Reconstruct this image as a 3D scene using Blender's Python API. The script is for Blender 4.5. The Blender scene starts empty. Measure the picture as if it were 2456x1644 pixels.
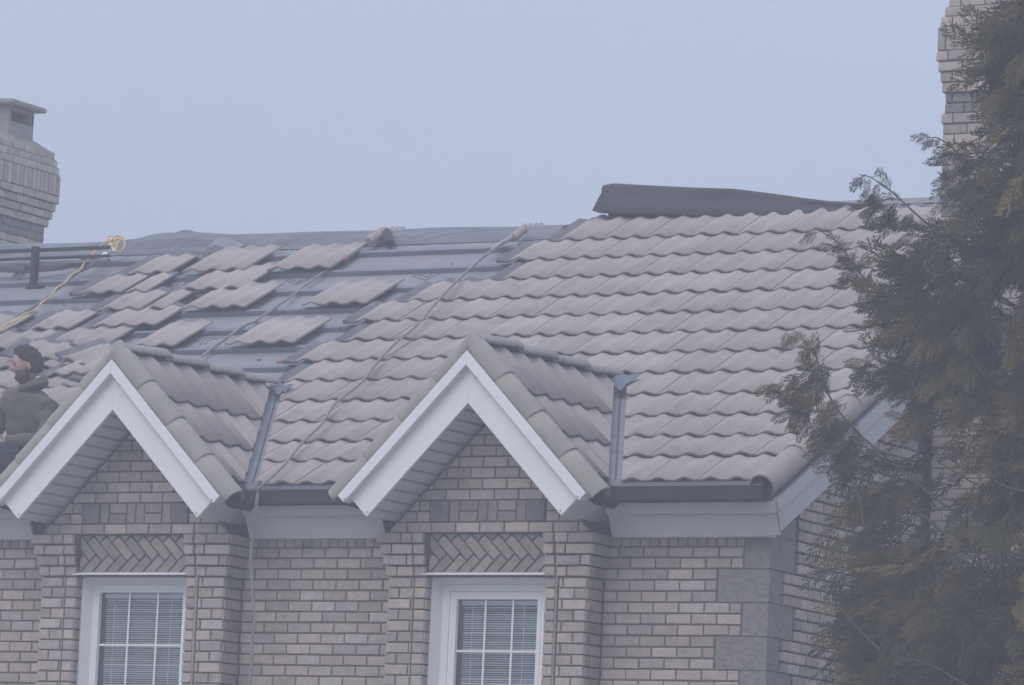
import bpy, bmesh, math, random
import numpy as np
from mathutils import Vector, Matrix, noise as mnoise

rnd = random.Random(7)
S = bpy.context.scene
COL = S.collection
R = math.radians

# ------------------------------------------------------------------ camera
YAW, PITCH, ROLL, F = R(29.1), R(7.4), R(2.6), 11600.0
fw = Vector((-math.sin(YAW)*math.cos(PITCH), math.cos(YAW)*math.cos(PITCH), math.sin(PITCH)))
r0 = Vector((math.cos(YAW), math.sin(YAW), 0))
u0 = r0.cross(fw)
rt = math.cos(ROLL)*r0 + math.sin(ROLL)*u0
up = -math.sin(ROLL)*r0 + math.cos(ROLL)*u0
CAM = Vector((14.76548623, -30.37827607, -2.76574005))
cd = bpy.data.cameras.new('camera'); cam = bpy.data.objects.new('camera', cd); COL.objects.link(cam)
cam.matrix_world = Matrix(((rt.x, up.x, -fw.x, CAM.x), (rt.y, up.y, -fw.y, CAM.y), (rt.z, up.z, -fw.z, CAM.z), (0, 0, 0, 1)))
cd.sensor_width = 36; cd.lens = 36*F/2456; cd.clip_start = .5; cd.clip_end = 600
S.camera = cam

# ------------------------------------------------------------------ world, sun, exposure
SUN_EL, SUN_AZ = R(50), R(192)      # azimuth clockwise from +Y
W = bpy.data.worlds.new('World'); S.world = W; W.use_nodes = True
nt = W.node_tree; nt.nodes.clear()
def N(nt, t, **k):
    n = nt.nodes.new(t)
    for a, b in k.items():
        if a.startswith('i_'):
            key = a[2:]
            key = int(key) if key.isdigit() else key.replace('_', ' ')
            n.inputs[key].default_value = b
        else: setattr(n, a, b)
    return n
out = N(nt, 'ShaderNodeOutputWorld'); bg = N(nt, 'ShaderNodeBackground', i_Strength=.1)
sky = N(nt, 'ShaderNodeTexSky', sky_type='NISHITA', sun_disc=False, sun_elevation=SUN_EL, sun_rotation=SUN_AZ, air_density=1.0, dust_density=3.0, ozone_density=1.5)
tc = N(nt, 'ShaderNodeTexCoord'); sp = N(nt, 'ShaderNodeSeparateXYZ')
no = N(nt, 'ShaderNodeTexNoise', i_Scale=3.2, i_Detail=2.5)
nt.links.new(tc.outputs['Generated'], no.inputs['Vector']); nt.links.new(tc.outputs['Generated'], sp.inputs[0])
zr = N(nt, 'ShaderNodeMapRange', i_1=0.0, i_2=.9, i_3=1.0, i_4=2.8); nt.links.new(sp.outputs['Z'], zr.inputs[0])
nr = N(nt, 'ShaderNodeMapRange', i_1=.3, i_2=.7, i_3=.91, i_4=1.08); nt.links.new(no.outputs['Fac'], nr.inputs[0])
mm = N(nt, 'ShaderNodeMath', operation='MULTIPLY'); nt.links.new(zr.outputs[0], mm.inputs[0]); nt.links.new(nr.outputs[0], mm.inputs[1])
vs = N(nt, 'ShaderNodeVectorMath', operation='SCALE'); vs.inputs[0].default_value = (3.98, 4.47, 5.85); nt.links.new(mm.outputs[0], vs.inputs['Scale'])
mx = N(nt, 'ShaderNodeMixRGB', i_Fac=.88); nt.links.new(sky.outputs[0], mx.inputs[1]); nt.links.new(vs.outputs[0], mx.inputs[2])
nt.links.new(mx.outputs[0], bg.inputs[0]); nt.links.new(bg.outputs[0], out.inputs[0])

sl = bpy.data.lights.new('sun', 'SUN'); sl.energy = 1.3; sl.angle = R(45); sl.color = (1, .93, .85)
so = bpy.data.objects.new('sun', sl); COL.objects.link(so)
sd = Vector((math.sin(SUN_AZ)*math.cos(SUN_EL), math.cos(SUN_AZ)*math.cos(SUN_EL), math.sin(SUN_EL)))
so.rotation_euler = sd.to_track_quat('Z', 'Y').to_euler(); so.location = (0, -5, 12)

S.view_settings.view_transform = 'Standard'; S.view_settings.look = 'None'
S.view_settings.exposure = -.10; S.view_settings.gamma = 1; S.view_settings.use_curve_mapping = False
S.render.engine = 'CYCLES'
S.cycles.use_denoising = True
S.cycles.max_bounces = 5; S.cycles.diffuse_bounces = 3; S.cycles.glossy_bounces = 2; S.cycles.transmission_bounces = 3
S.cycles.transparent_max_bounces = 8; S.cycles.volume_bounces = 1
S.cycles.use_adaptive_sampling = True; S.cycles.adaptive_threshold = .02

# ------------------------------------------------------------------ helpers
def ray(x, y): return fw + (x-1228)/F*rt - (y-822)/F*up
def hit(x, y, n, k):
    d = ray(x, y); n = Vector(n); return CAM + d*((k-n.dot(CAM))/n.dot(d))
def atY(x, y, Y): return hit(x, y, (0, 1, 0), Y)
def atX(x, y, X): return hit(x, y, (1, 0, 0), X)
M_, Z0, YE = .53, .6837, -.3
CN = 1/math.sqrt(1+M_*M_)
def rp(X, Y, h=0.0): return Vector((X, Y-M_*h*CN, Z0+M_*(Y-YE)+h*CN))
def onroof(x, y, h=0.0): return hit(x, y, (0, -M_*CN, CN), CN*(Z0-M_*YE)+h)

def link(o, parent=None):
    COL.objects.link(o)
    if parent is not None: o.parent = parent
    return o
def empty(name, label=None, cat=None, loc=(0, 0, 0), group=None, parent=None, kind=None):
    o = bpy.data.objects.new(name, None); o.location = loc; o.empty_display_size = .2; link(o, parent)
    tag(o, label, cat, group, kind); return o
def tag(o, label=None, cat=None, group=None, kind=None):
    if label: o['label'] = label
    if cat: o['category'] = cat
    if group: o['group'] = group
    if kind: o['kind'] = kind
    return o
def mesh(name, V, Fc, mats, fm=None, smooth=False):
    me = bpy.data.meshes.new(name); me.from_pydata([tuple(v) for v in V], [], Fc)
    for m in (mats if isinstance(mats, (list, tuple)) else [mats]): me.materials.append(m)
    if fm: me.polygons.foreach_set('material_index', fm)
    if smooth: me.polygons.foreach_set('use_smooth', [True]*len(me.polygons))
    me.update(); return me
def obj(name, me, parent=None, mw=None, **k):
    o = bpy.data.objects.new(name, me); link(o, parent)
    if mw is not None:
        o.matrix_basis = (world_of(parent).inverted() @ mw) if parent is not None else mw
    elif parent is not None: o.matrix_basis = world_of(parent).inverted()
    tag(o, **k); return o
def world_of(o):
    m = o.matrix_basis.copy() if o.parent is None else world_of(o.parent) @ o.matrix_basis
    return m
class MB:
    def __init__(s): s.V = []; s.F = []; s.M = []
    def box(s, a, b, m=0, mw=None):
        i = len(s.V); x0, y0, z0 = a; x1, y1, z1 = b
        P = [Vector(p) for p in ((x0,y0,z0),(x1,y0,z0),(x1,y1,z0),(x0,y1,z0),(x0,y0,z1),(x1,y0,z1),(x1,y1,z1),(x0,y1,z1))]
        if mw: P = [mw @ p for p in P]
        s.V += P
        for f in ((0,3,2,1),(4,5,6,7),(0,1,5,4),(1,2,6,5),(2,3,7,6),(3,0,4,7)): s.F.append(tuple(i+j for j in f)); s.M.append(m)
        return s
    def prism(s, poly, ext, m=0):
        """closed 3-D polygon extruded by vector ext"""
        i = len(s.V); n = len(poly); ext = Vector(ext)
        s.V += [Vector(p) for p in poly] + [Vector(p)+ext for p in poly]
        s.F.append(tuple(i+j for j in range(n))[::-1]); s.M.append(m)
        s.F.append(tuple(i+n+j for j in range(n))); s.M.append(m)
        for j in range(n):
            k = (j+1) % n; s.F.append((i+j, i+k, i+n+k, i+n+j)); s.M.append(m)
        return s
    def tube(s, pts, rad, seg=8, m=0, caps=True):
        pts = [Vector(p) for p in pts]; i = len(s.V); n = len(pts)
        ra = rad if isinstance(rad, (list, tuple)) else [rad]*n
        side = None
        for q in range(n):
            t = (pts[min(q+1, n-1)]-pts[max(q-1, 0)]).normalized()
            if side is None: side = t.orthogonal().normalized()
            side = (side - t*side.dot(t)).normalized(); b = t.cross(side)
            for a in range(seg):
                an = 2*math.pi*a/seg; s.V.append(pts[q]+(side*math.cos(an)+b*math.sin(an))*ra[q])
        for q in range(n-1):
            for a in range(seg):
                a2 = (a+1) % seg; s.F.append((i+q*seg+a, i+q*seg+a2, i+(q+1)*seg+a2, i+(q+1)*seg+a)); s.M.append(m)
        if caps:
            s.F.append(tuple(i+a for a in range(seg))[::-1]); s.M.append(m)
            s.F.append(tuple(i+(n-1)*seg+a for a in range(seg))); s.M.append(m)
        return s
    def grid(s, rows, m=0, close=False):
        i = len(s.V); nr_, nc = len(rows), len(rows[0])
        for r in rows: s.V += [Vector(p) for p in r]
        for a in range(nr_-1):
            for b in range(nc-1 if not close else nc):
                b2 = (b+1) % nc; s.F.append((i+a*nc+b, i+a*nc+b2, i+(a+1)*nc+b2, i+(a+1)*nc+b)); s.M.append(m)
        return s
    def build(s, name, mats, parent=None, smooth=False, mw=None, **k):
        me = mesh(name, s.V, s.F, mats, s.M, smooth); return obj(name, me, parent, mw, **k)
def bevel(o, w=.004, seg=1):
    b = o.modifiers.new('bevel', 'BEVEL'); b.width = w; b.segments = seg; b.limit_method = 'ANGLE'; return o
def solid(o, t, off=0):
    b = o.modifiers.new('solid', 'SOLIDIFY'); b.thickness = t; b.offset = off; return o
def clip(poly, a, b, c):
    """keep a*x+b*z<=c"""
    o = []
    for i in range(len(poly)):
        p, q = poly[i], poly[(i+1) % len(poly)]
        dp, dq = a*p[0]+b*p[1]-c, a*q[0]+b*q[1]-c
        if dp <= 0: o.append(p)
        if (dp < 0 < dq) or (dq < 0 < dp):
            t = dp/(dp-dq); o.append((p[0]+(q[0]-p[0])*t, p[1]+(q[1]-p[1])*t))
    return o
def parea(p): return abs(sum(p[i][0]*p[(i+1) % len(p)][1]-p[(i+1) % len(p)][0]*p[i][1] for i in range(len(p))))/2

# ------------------------------------------------------------------ materials
def mat(name, c1, c2=None, scale=8, rough=.85, bump=.0, bscale=60, tone=0.0, spec=.3, detail=6, stretch=None, extra=None, metal=0.0):
    m = bpy.data.materials.new(name); m.use_nodes = True; t = m.node_tree; b = t.nodes['Principled BSDF']
    b.inputs['Roughness'].default_value = rough; b.inputs['Specular IOR Level'].default_value = spec; b.inputs['Metallic'].default_value = metal
    c2 = c2 or c1
    g = N(t, 'ShaderNodeNewGeometry'); co = g.outputs['Position']
    if stretch:
        mp = N(t, 'ShaderNodeMapping'); mp.inputs['Scale'].default_value = stretch; t.links.new(co, mp.inputs[0]); co = mp.outputs[0]
    n1 = N(t, 'ShaderNodeTexNoise', i_Scale=scale, i_Detail=detail, i_Roughness=.65); t.links.new(co, n1.inputs[0])
    rp_ = N(t, 'ShaderNodeMapRange', i_1=.32, i_2=.68); t.links.new(n1.outputs[0], rp_.inputs[0])
    mix = N(t, 'ShaderNodeMixRGB'); mix.inputs[1].default_value = (*c1, 1); mix.inputs[2].default_value = (*c2, 1); t.links.new(rp_.outputs[0], mix.inputs[0])
    colr = mix.outputs[0]
    if tone:
        oi = N(t, 'ShaderNodeObjectInfo'); at = N(t, 'ShaderNodeAttribute', attribute_name='tone')
        ad = N(t, 'ShaderNodeMath', operation='ADD'); t.links.new(oi.outputs['Random'], ad.inputs[0]); t.links.new(at.outputs['Fac'], ad.inputs[1])
        fr = N(t, 'ShaderNodeMath', operation='FRACT'); t.links.new(ad.outputs[0], fr.inputs[0])
        mr = N(t, 'ShaderNodeMapRange', i_3=1-tone, i_4=1+tone); t.links.new(fr.outputs[0], mr.inputs[0])
        sc = N(t, 'ShaderNodeVectorMath', operation='SCALE'); t.links.new(colr, sc.inputs[0]); t.links.new(mr.outputs[0], sc.inputs['Scale']); colr = sc.outputs[0]
    if extra: colr = extra(t, colr, g)
    t.links.new(colr, b.inputs['Base Color'])
    if bump:
        n2 = N(t, 'ShaderNodeTexNoise', i_Scale=bscale, i_Detail=5.0); t.links.new(co, n2.inputs[0])
        bp = N(t, 'ShaderNodeBump', i_Strength=bump, i_Distance=.01); t.links.new(n2.outputs[0], bp.inputs['Height']); t.links.new(bp.outputs[0], b.inputs['Normal'])
    return m
def brick_extra(t, col, g):
    # hue change per brick, pale lime bloom, dark soot blotches
    oi = N(t, 'ShaderNodeObjectInfo'); at = N(t, 'ShaderNodeAttribute', attribute_name='tone')
    ad = N(t, 'ShaderNodeMath', operation='ADD'); t.links.new(oi.outputs['Random'], ad.inputs[0]); t.links.new(at.outputs['Fac'], ad.inputs[1])
    ml = N(t, 'ShaderNodeMath', operation='MULTIPLY', i_1=7.31); t.links.new(ad.outputs[0], ml.inputs[0])
    fr = N(t, 'ShaderNodeMath', operation='FRACT'); t.links.new(ml.outputs[0], fr.inputs[0])
    cr = N(t, 'ShaderNodeValToRGB'); e = cr.color_ramp.elements
    e[0].color = (1.04, .98, .93, 1); e[1].color = (.95, .98, 1.0, 1); x = e.new(.5); x.color = (1.0, .95, .92, 1)
    t.links.new(fr.outputs[0], cr.inputs[0])
    m1 = N(t, 'ShaderNodeMixRGB', blend_type='MULTIPLY', i_Fac=1.0); t.links.new(col, m1.inputs[1]); t.links.new(cr.outputs[0], m1.inputs[2])
    n = N(t, 'ShaderNodeTexNoise', i_Scale=5.5, i_Detail=7.0, i_Roughness=.75); t.links.new(g.outputs['Position'], n.inputs[0])
    r = N(t, 'ShaderNodeMapRange', i_1=.60, i_2=.74, i_3=0.0, i_4=.55); t.links.new(n.outputs[0], r.inputs[0])
    m2 = N(t, 'ShaderNodeMixRGB'); m2.inputs[2].default_value = (.50, .49, .46, 1); t.links.new(r.outputs[0], m2.inputs[0]); t.links.new(m1.outputs[0], m2.inputs[1])
    n3 = N(t, 'ShaderNodeTexNoise', i_Scale=11.0, i_Detail=6.0, i_Roughness=.8); t.links.new(g.outputs['Position'], n3.inputs[0])
    r3 = N(t, 'ShaderNodeMapRange', i_1=.56, i_2=.7, i_3=0.0, i_4=.5); t.links.new(n3.outputs[0], r3.inputs[0])
    m3 = N(t, 'ShaderNodeMixRGB'); m3.inputs[2].default_value = (.12, .115, .12, 1); t.links.new(r3.outputs[0], m3.inputs[0]); t.links.new(m2.outputs[0], m3.inputs[1])
    return m3.outputs[0]
def stain(color, lo, hi, amt, scale, stretch=None):
    def f(t, col, g):
        co = g.outputs['Position']
        if stretch:
            mp = N(t, 'ShaderNodeMapping'); mp.inputs['Scale'].default_value = stretch; t.links.new(co, mp.inputs[0]); co = mp.outputs[0]
        n = N(t, 'ShaderNodeTexNoise', i_Scale=scale, i_Detail=6.0, i_Roughness=.7); t.links.new(co, n.inputs[0])
        r = N(t, 'ShaderNodeMapRange', i_1=lo, i_2=hi, i_3=0.0, i_4=amt); t.links.new(n.outputs[0], r.inputs[0])
        m = N(t, 'ShaderNodeMixRGB'); m.inputs[2].default_value = (*color, 1); t.links.new(r.outputs[0], m.inputs[0]); t.links.new(col, m.inputs[1])
        return m.outputs[0]
    return f
MT = {}
MT['brick'] = mat('brick_face', (.475, .42, .37), (.36, .32, .285), 14, .92, .7, 70, tone=.20, extra=brick_extra)
MT['brick_rough'] = mat('brick_rough', (.31, .275, .235), (.225, .20, .175), 16, .95, .9, 40, tone=.16, extra=stain((.36, .34, .31), .58, .7, .5, 20, (1, 1, 1)))
MT['mortar'] = mat('mortar', (.16, .143, .132), (.12, .108, .102), 9, .95, .4, 70)
MT['quoin'] = mat('quoin_stone', (.265, .25, .23), (.20, .19, .175), 22, .95, 1.0, 45, tone=.05, extra=stain((.10, .10, .10), .60, .66, .6, 26))
MT['rstone'] = mat('dark_stone', (.215, .21, .20), (.16, .157, .152), 18, .95, 1.0, 40, tone=.12)
MT['tile'] = mat('roof_tile', (.375, .33, .30), (.325, .285, .262), 4, .9, .35, 120, tone=.085, extra=stain((.19, .18, .17), .54, .70, .5, 4.5, (1, .6, .6)))
MT['tile_edge'] = mat('roof_tile_edge', (.25, .228, .215), (.19, .175, .17), 8, .9, .3, 80, tone=.05)  # darker than the tile top: shade of the nose painted in
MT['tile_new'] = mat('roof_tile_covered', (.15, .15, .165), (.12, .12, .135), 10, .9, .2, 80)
MT['barrel'] = mat('barrel_tile', (.335, .31, .268), (.285, .262, .235), 5, .88, .3, 90, tone=.04, extra=stain((.16, .155, .16), .64, .7, .6, 9))
MT['ridge'] = mat('ridge_tile', (.33, .315, .29), (.26, .25, .24), 6, .9, .3, 90, tone=.05, extra=stain((.12, .12, .13), .58, .66, .7, 10))
MT['white'] = mat('white_metal', (.80, .80, .785), (.74, .74, .725), 1.5, .55, .02, 30, extra=stain((.42, .41, .39), .60, .78, .4, 2.6, (1, 1, .35)))
MT['grey_metal'] = mat('grey_metal', (.40, .41, .43), (.36, .37, .39), 3, .6, .05, 30)
MT['fascia'] = mat('fascia_metal', (.52, .52, .52), (.48, .48, .48), 2, .6, .03, 30)
MT['soffit'] = mat('soffit_metal', (.66, .665, .67), (.62, .625, .63), 2, .6, .03, 30)
MT['gutter'] = mat('gutter_metal', (.042, .040, .045), (.034, .033, .038), 4, .7, .06, 60, spec=.08)
MT['gutter_lip'] = mat('gutter_lip', (.16, .16, .175), (.13, .13, .145), 4, .6, .05, 60)
MT['valley'] = mat('valley_metal', (.25, .25, .275), (.17, .172, .195), 7, .6, .2, 20, extra=stain((.10, .09, .09), .6, .68, .7, 16))
MT['under'] = mat('underlay', (.25, .255, .28), (.20, .205, .23), 2.5, .85, .25, 14, extra=stain((.36, .30, .26), .55, .72, .55, 1.6, (1, .7, .7)))
MT['batten'] = mat('batten', (.20, .215, .26), (.15, .165, .205), 9, .85, .2, 60)
MT['membrane'] = mat('membrane', (.050, .051, .062), (.038, .039, .048), 3, .8, .15, 12)
MT['wrap'] = mat('ridge_underlay', (.21, .225, .26), (.13, .145, .175), 5, .8, .5, 14, stretch=(.4, 2, 3))
MT['concrete'] = mat('concrete_cap', (.30, .29, .26), (.22, .215, .20), 6, .95, .4, 50)
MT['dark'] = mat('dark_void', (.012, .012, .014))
MT['black'] = mat('black_plastic', (.03, .031, .037), (.024, .025, .03), 6, .6)
MT['rope'] = mat('rope_fibre', (.37, .35, .32), (.24, .23, .215), 50, .95, .4, 200)
MT['rope_green'] = mat('rope_wrap', (.34, .38, .34), (.27, .31, .28), 40, .9)
MT['sleeve'] = mat('rope_sleeve', (.42, .35, .32), (.33, .28, .26), 30, .9, .3, 60)
MT['yellow'] = mat('yellow_cord', (.60, .42, .13), (.52, .36, .12), 20, .7)
MT['red'] = mat('red_tape', (.36, .15, .14), None, 5, .7)
MT['blue'] = mat('blue_sheet', (.10, .12, .18), (.14, .155, .205), 12, .5, .6, 20)
MT['skin'] = mat('skin', (.42, .28, .24), (.35, .23, .195), 14, .6)
MT['hair'] = mat('hair', (.035, .027, .024), (.065, .05, .042), 60, .9, .6, 120)
MT['beard'] = mat('beard_hair', (.085, .066, .056), (.12, .095, .082), 60, .95, .6, 120)
MT['hoodie'] = mat('hoodie_cloth', (.135, .122, .09), (.095, .088, .068), 9, .95, .5, 60)
MT['jeans'] = mat('jeans_cloth', (.045, .055, .085), (.035, .042, .065), 9, .95, .4, 80)
MT['bark'] = mat('bark', (.10, .085, .07), (.06, .052, .045), 30, .95, .5, 60)
MT['twig'] = mat('twig', (.11, .09, .075), (.07, .06, .052), 30, .95)
MT['blind'] = mat('blind_slat', (.78, .80, .80), None, 3, .6)
MT['ground'] = mat('bounce_ground', (.26, .25, .235), (.20, .195, .18), 2, .95, .4, 20)  # unseen ground, made pale to bounce light onto soffits and undersides
def leaf_mat():
    m = bpy.data.materials.new('cedar_foliage'); m.use_nodes = True; t = m.node_tree; b = t.nodes['Principled BSDF']
    b.inputs['Roughness'].default_value = .75; b.inputs['Specular IOR Level'].default_value = .15
    at = N(t, 'ShaderNodeAttribute', attribute_name='tone')
    cr = N(t, 'ShaderNodeValToRGB'); e = cr.color_ramp.elements
    e[0].color = (.024, .036, .028, 1); e[1].color = (.24, .175, .065, 1); x = e.new(.5); x.color = (.088, .082, .036, 1)
    t.links.new(at.outputs['Fac'], cr.inputs[0]); t.links.new(cr.outputs[0], b.inputs['Base Color'])
    tr = N(t, 'ShaderNodeBsdfTranslucent'); t.links.new(cr.outputs[0], tr.inputs[0])
    ms = N(t, 'ShaderNodeMixShader', i_Fac=.2); t.links.new(b.outputs[0], ms.inputs[1]); t.links.new(tr.outputs[0], ms.inputs[2])
    t.links.new(ms.outputs[0], t.nodes['Material Output'].inputs[0]); return m
MT['leaf'] = leaf_mat()
def glass_mat():
    m = bpy.data.materials.new('window_glass'); m.use_nodes = True; t = m.node_tree; t.nodes.remove(t.nodes['Principled BSDF'])
    tr = N(t, 'ShaderNodeBsdfTransparent'); tr.inputs[0].default_value = (.93, .96, .97, 1)
    gl = N(t, 'ShaderNodeBsdfGlossy', i_Roughness=.03); lw = N(t, 'ShaderNodeLayerWeight', i_Blend=.5)
    pw = N(t, 'ShaderNodeMath', operation='POWER', i_1=3.0); t.links.new(lw.outputs['Facing'], pw.inputs[0])
    fr = N(t, 'ShaderNodeMath', operation='MULTIPLY_ADD', i_1=.7, i_2=.06); t.links.new(pw.outputs[0], fr.inputs[0])
    ms = N(t, 'ShaderNodeMixShader'); t.links.new(fr.outputs[0], ms.inputs[0]); t.links.new(tr.outputs[0], ms.inputs[1]); t.links.new(gl.outputs[0], ms.inputs[2])
    t.links.new(ms.outputs[0], t.nodes['Material Output'].inputs[0]); return m
MT['glass'] = glass_mat()

# ------------------------------------------------------------------ pieces with a per-thing budget of 300
PIECES = []
def piece(name, me, mw, parent, area, prio=1.0, label=None):
    PIECES.append((name, me, mw, parent, area*prio, label))
def inframe(p, m=60):
    d = p-CAM; z = d.dot(fw); x = 1228+F*d.dot(rt)/z; y = 822-F*d.dot(up)/z
    return -m < x < 2456+m and -m < y < 1644+m, x, y, z
BR = {}
def brick_mesh(l, h, d, mk='brick', var=0, ch=.005):
    key = (round(l/.004), round(h/.002), round(d, 3), mk, var, ch)
    if key in BR: return BR[key]
    q = random.Random(hash((key[0], key[1], var)) & 0xffff); j = lambda s=.0016: q.uniform(-s, s)
    x, y, z = l/2, d/2, h/2; V = []
    for (yy, ins) in ((y, 0), (-y+ch, 0), (-y, ch)):
        for sx, sz in ((-1, -1), (1, -1), (1, 1), (-1, 1)):
            V.append((sx*(x-ins)+j(), yy+(j() if ins else 0), sz*(z-ins)+j()))
    Fc = [(0, 3, 2, 1)]
    for a in (0, 4):
        for k in range(4): k2 = (k+1) % 4; Fc.append((a+k, a+k2, a+4+k2, a+4+k))
    Fc.append((8, 9, 10, 11))
    me = mesh('brick', V, Fc, MT[mk]); BR[key] = me
    return me
def put_brick(owner, c, l, h, d, rz=0.0, mk='brick', name='brick', prio=1.0, tilt=0.0, ch=.005):
    me = brick_mesh(l, h, d, mk, rnd.randrange(4), ch)
    jit = Matrix.Rotation(rnd.uniform(-.006, .006), 4, 'Y') @ Matrix.Rotation(rnd.uniform(-.008, .008), 4, 'Z')
    off = Vector((0, rnd.uniform(-.0025, .0015), rnd.uniform(-.0012, .0012)))
    mw = Matrix.Translation(c) @ Matrix.Rotation(rz, 4, 'Z') @ Matrix.Translation(off) @ Matrix.Rotation(tilt, 4, 'Y') @ jit
    f, x, y, z = inframe(Vector(c), 20)
    ar = l*h if rz == 0 else l*h*.55
    piece(name, me, mw, owner, ar, (1 if f else .02)*prio*(.25 if x > 1990 else 1))
def poly_brick(owner, poly, yf, d, mk='brick', name='brick', prio=1.0):
    if len(poly) < 3 or parea(poly) < .0006: return
    cx = sum(p[0] for p in poly)/len(poly); cz = sum(p[1] for p in poly)/len(poly)
    b = MB(); yy = yf+rnd.uniform(-.003, .002)
    n = len(poly); ins = .004
    V = [Vector((p[0]-cx, d, p[1]-cz)) for p in poly] + [Vector((p[0]-cx, ins, p[1]-cz)) for p in poly]
    for p in poly:
        v = Vector((p[0]-cx, 0, p[1]-cz)); L = v.length or 1; V.append(v*(1-min(.4, ins*1.3/L)))
    Fc = [tuple(range(n))]
    for a in (0, n):
        for k in range(n): k2 = (k+1) % n; Fc.append((a+k2, a+k, a+n+k, a+n+k2))
    Fc.append(tuple(range(3*n-1, 2*n-1, -1)))
    me = mesh('brick', V, Fc, MT[mk])
    f, x, y, z = inframe(Vector((cx, yf, cz)), 20)
    piece(name, me, Matrix.Translation((cx, yy, cz)), owner, parea(poly), (1 if f else .02)*prio)

CH, ZC = .079, .0235        # brick course height; z of a joint line
J = .0115
def course_z(k): return ZC+CH*k     # bottom joint line of course k

# ================================================================== HOUSE
house = empty('brick_house', 'pale brick house with two white gables and a half stripped tiled roof', 'house', (-3, 1.5, -4.4))

# ---- main wall body (mortar) with window bays cut out by being built of boxes
XC = [-5.158, -2.13]
HW = .815
YB = -.24
wall = MB()
zb, zt = -4.4, .46
edges = [-13.0, XC[0]-.52, XC[0]+.50, XC[1]-.52, XC[1]+.50, -.01]
for a, b in ((edges[0], edges[1]), (edges[2], edges[3]), (edges[4], edges[5])): wall.box((a, .004, zb), (b, .24, zt))
for a, b in ((edges[1], edges[2]), (edges[3], edges[4])): wall.box((a, .3, zb), (b, .5, zt), 1)
fw_ = wall.build('front_wall', [MT['mortar'], MT['dark']], house)
side = MB(); 
side.prism([(-.012, .0, zb), (-.012, 8.6, zb), (-.012, 8.6, .6), (-.012, 5.0, 3.02), (-.012, .0, .39)], (-.22, 0, 0))
side_wall = side.build('side_wall', [MT['mortar']], house)
bw = MB(); bw.prism([(-13, 8.4, zb), (0, 8.4, zb), (0, 8.6, zb), (-13, 8.6, zb)], (0, 0, 5.0)); bw.prism([(-13, .2, zb), (-12.8, .2, zb), (-12.8, 8.4, zb), (-13, 8.4, zb)], (0, 0, 4.9))
bw.build('rear_wall', [MT['mortar']], house)

def running(owner, u0, u1, k, phase, place, minlen=.028, L=.2):
    """stretchers of course k between u0 and u1; phase = a joint position"""
    j = phase
    while j > u0: j -= L
    while j < u1-.001:
        a, b = max(j, u0), min(j+L, u1)
        if b-a > minlen: place(a, b, k)
        j += L
def mainplace(owner, mk='brick', prio=1.0):
    def f(a, b, k):
        z = course_z(k); put_brick(owner, ((a+b)/2, .006, z+CH/2), (b-a)-J, CH-J, .024, 0, mk, prio=prio)
    return f
mp_ = mainplace(fw_)
KMIN = -12
for k in range(KMIN, 3):
    ph = -.998 if k % 2 == 0 else -1.10
    # right stretch up to the corner stones
    m3 = (k-1)//3      # blocks: k=1..3,-2..0,-5..-3
    long = (m3 % 2 != 0)
    xe = -.405 if long else -.205
    running(fw_, XC[1]+HW+.01, xe, k, ph, mp_)
    ph2 = -4.125 if k % 2 == 1 else -4.031
    running(fw_, XC[0]+HW+.01, XC[1]-HW-.01, k, ph2, mp_)
    ph3 = -6.49 if k % 2 == 0 else -6.39
    running(fw_, -8.2, XC[0]-HW-.01, k, ph3, mp_)
# soldiers under the fascia
for (a, b) in ((XC[1]+HW+.05, -.205), (XC[0]+HW+.05, XC[1]-HW-.07), (-8.2, XC[0]-HW-.07)):
    x = a+.01
    while x < b-.03:
        put_brick(fw_, (x+.0375, .006, course_z(3)+.095), .066, .18, .024, prio=.6); x += .076
# corner stones
def stone_mesh(l, h, d, key, mk='quoin', n=10):
    q = random.Random(key); V = []; Fc = []
    nx, nz, ny = max(2, int(l/.03)), max(2, int(h/.03)), max(2, int(d/.03))
    bm = bmesh.new()
    bmesh.ops.create_cube(bm, size=1, matrix=Matrix.Diagonal((l, d, h, 1)))
    bmesh.ops.subdivide_edges(bm, edges=bm.edges[:], cuts=7, use_grid_fill=True)
    for v in bm.verts:
        ed = sum((abs(abs(v.co[i])-s/2) < 1e-4) for i, s in enumerate((l, d, h)))
        nn = mnoise.noise_vector(v.co*16+Vector((key*3.1, 0, 0)))*.005 + mnoise.noise_vector(v.co*45+Vector((key, 0, 0)))*.0035
        v.co += nn*(.5 if ed > 1 else 1.3)
    me = bpy.data.meshes.new('quoin_stone'); bm.to_mesh(me); bm.free(); me.materials.append(MT[mk]); return me
for i, m3 in enumerate(range(-6, 1)):
    z0 = course_z(m3*3+1); long = (m3 % 2 != 0)
    l = .40 if long else .20; dpt = .20 if long else .40
    top = CH*3-.008
    me = stone_mesh(l-.006, top, dpt-.006, i)
    obj('quoin_stone', me, house, Matrix.Translation((-l/2+.006, dpt/2-.010, z0+CH*1.5)))
me = stone_mesh(.194, .14, .4, 31); obj('quoin_stone', me, house, Matrix.Translation((-.094, .19, course_z(4)+.07)))
# side wall bricks (faces +X)
for k in range(KMIN, 16):
    m3 = (k-1)//3; y0 = .205 if (m3 % 2 != 0) else .405
    if k >= 4: y0 = max(.405, (course_z(k+1)-.40)/.53)
    def pl(a, b, kk):
        if 2.45 < (a+b)/2 < 3.5: return
        put_brick(side_wall, (.004, (a+b)/2, course_z(kk)+CH/2-.004), (b-a)-J, CH-.016, .03, R(90), prio=.5)
    running(side_wall, y0, 4.4, k, .405 if k % 2 else .305, pl)

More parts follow.
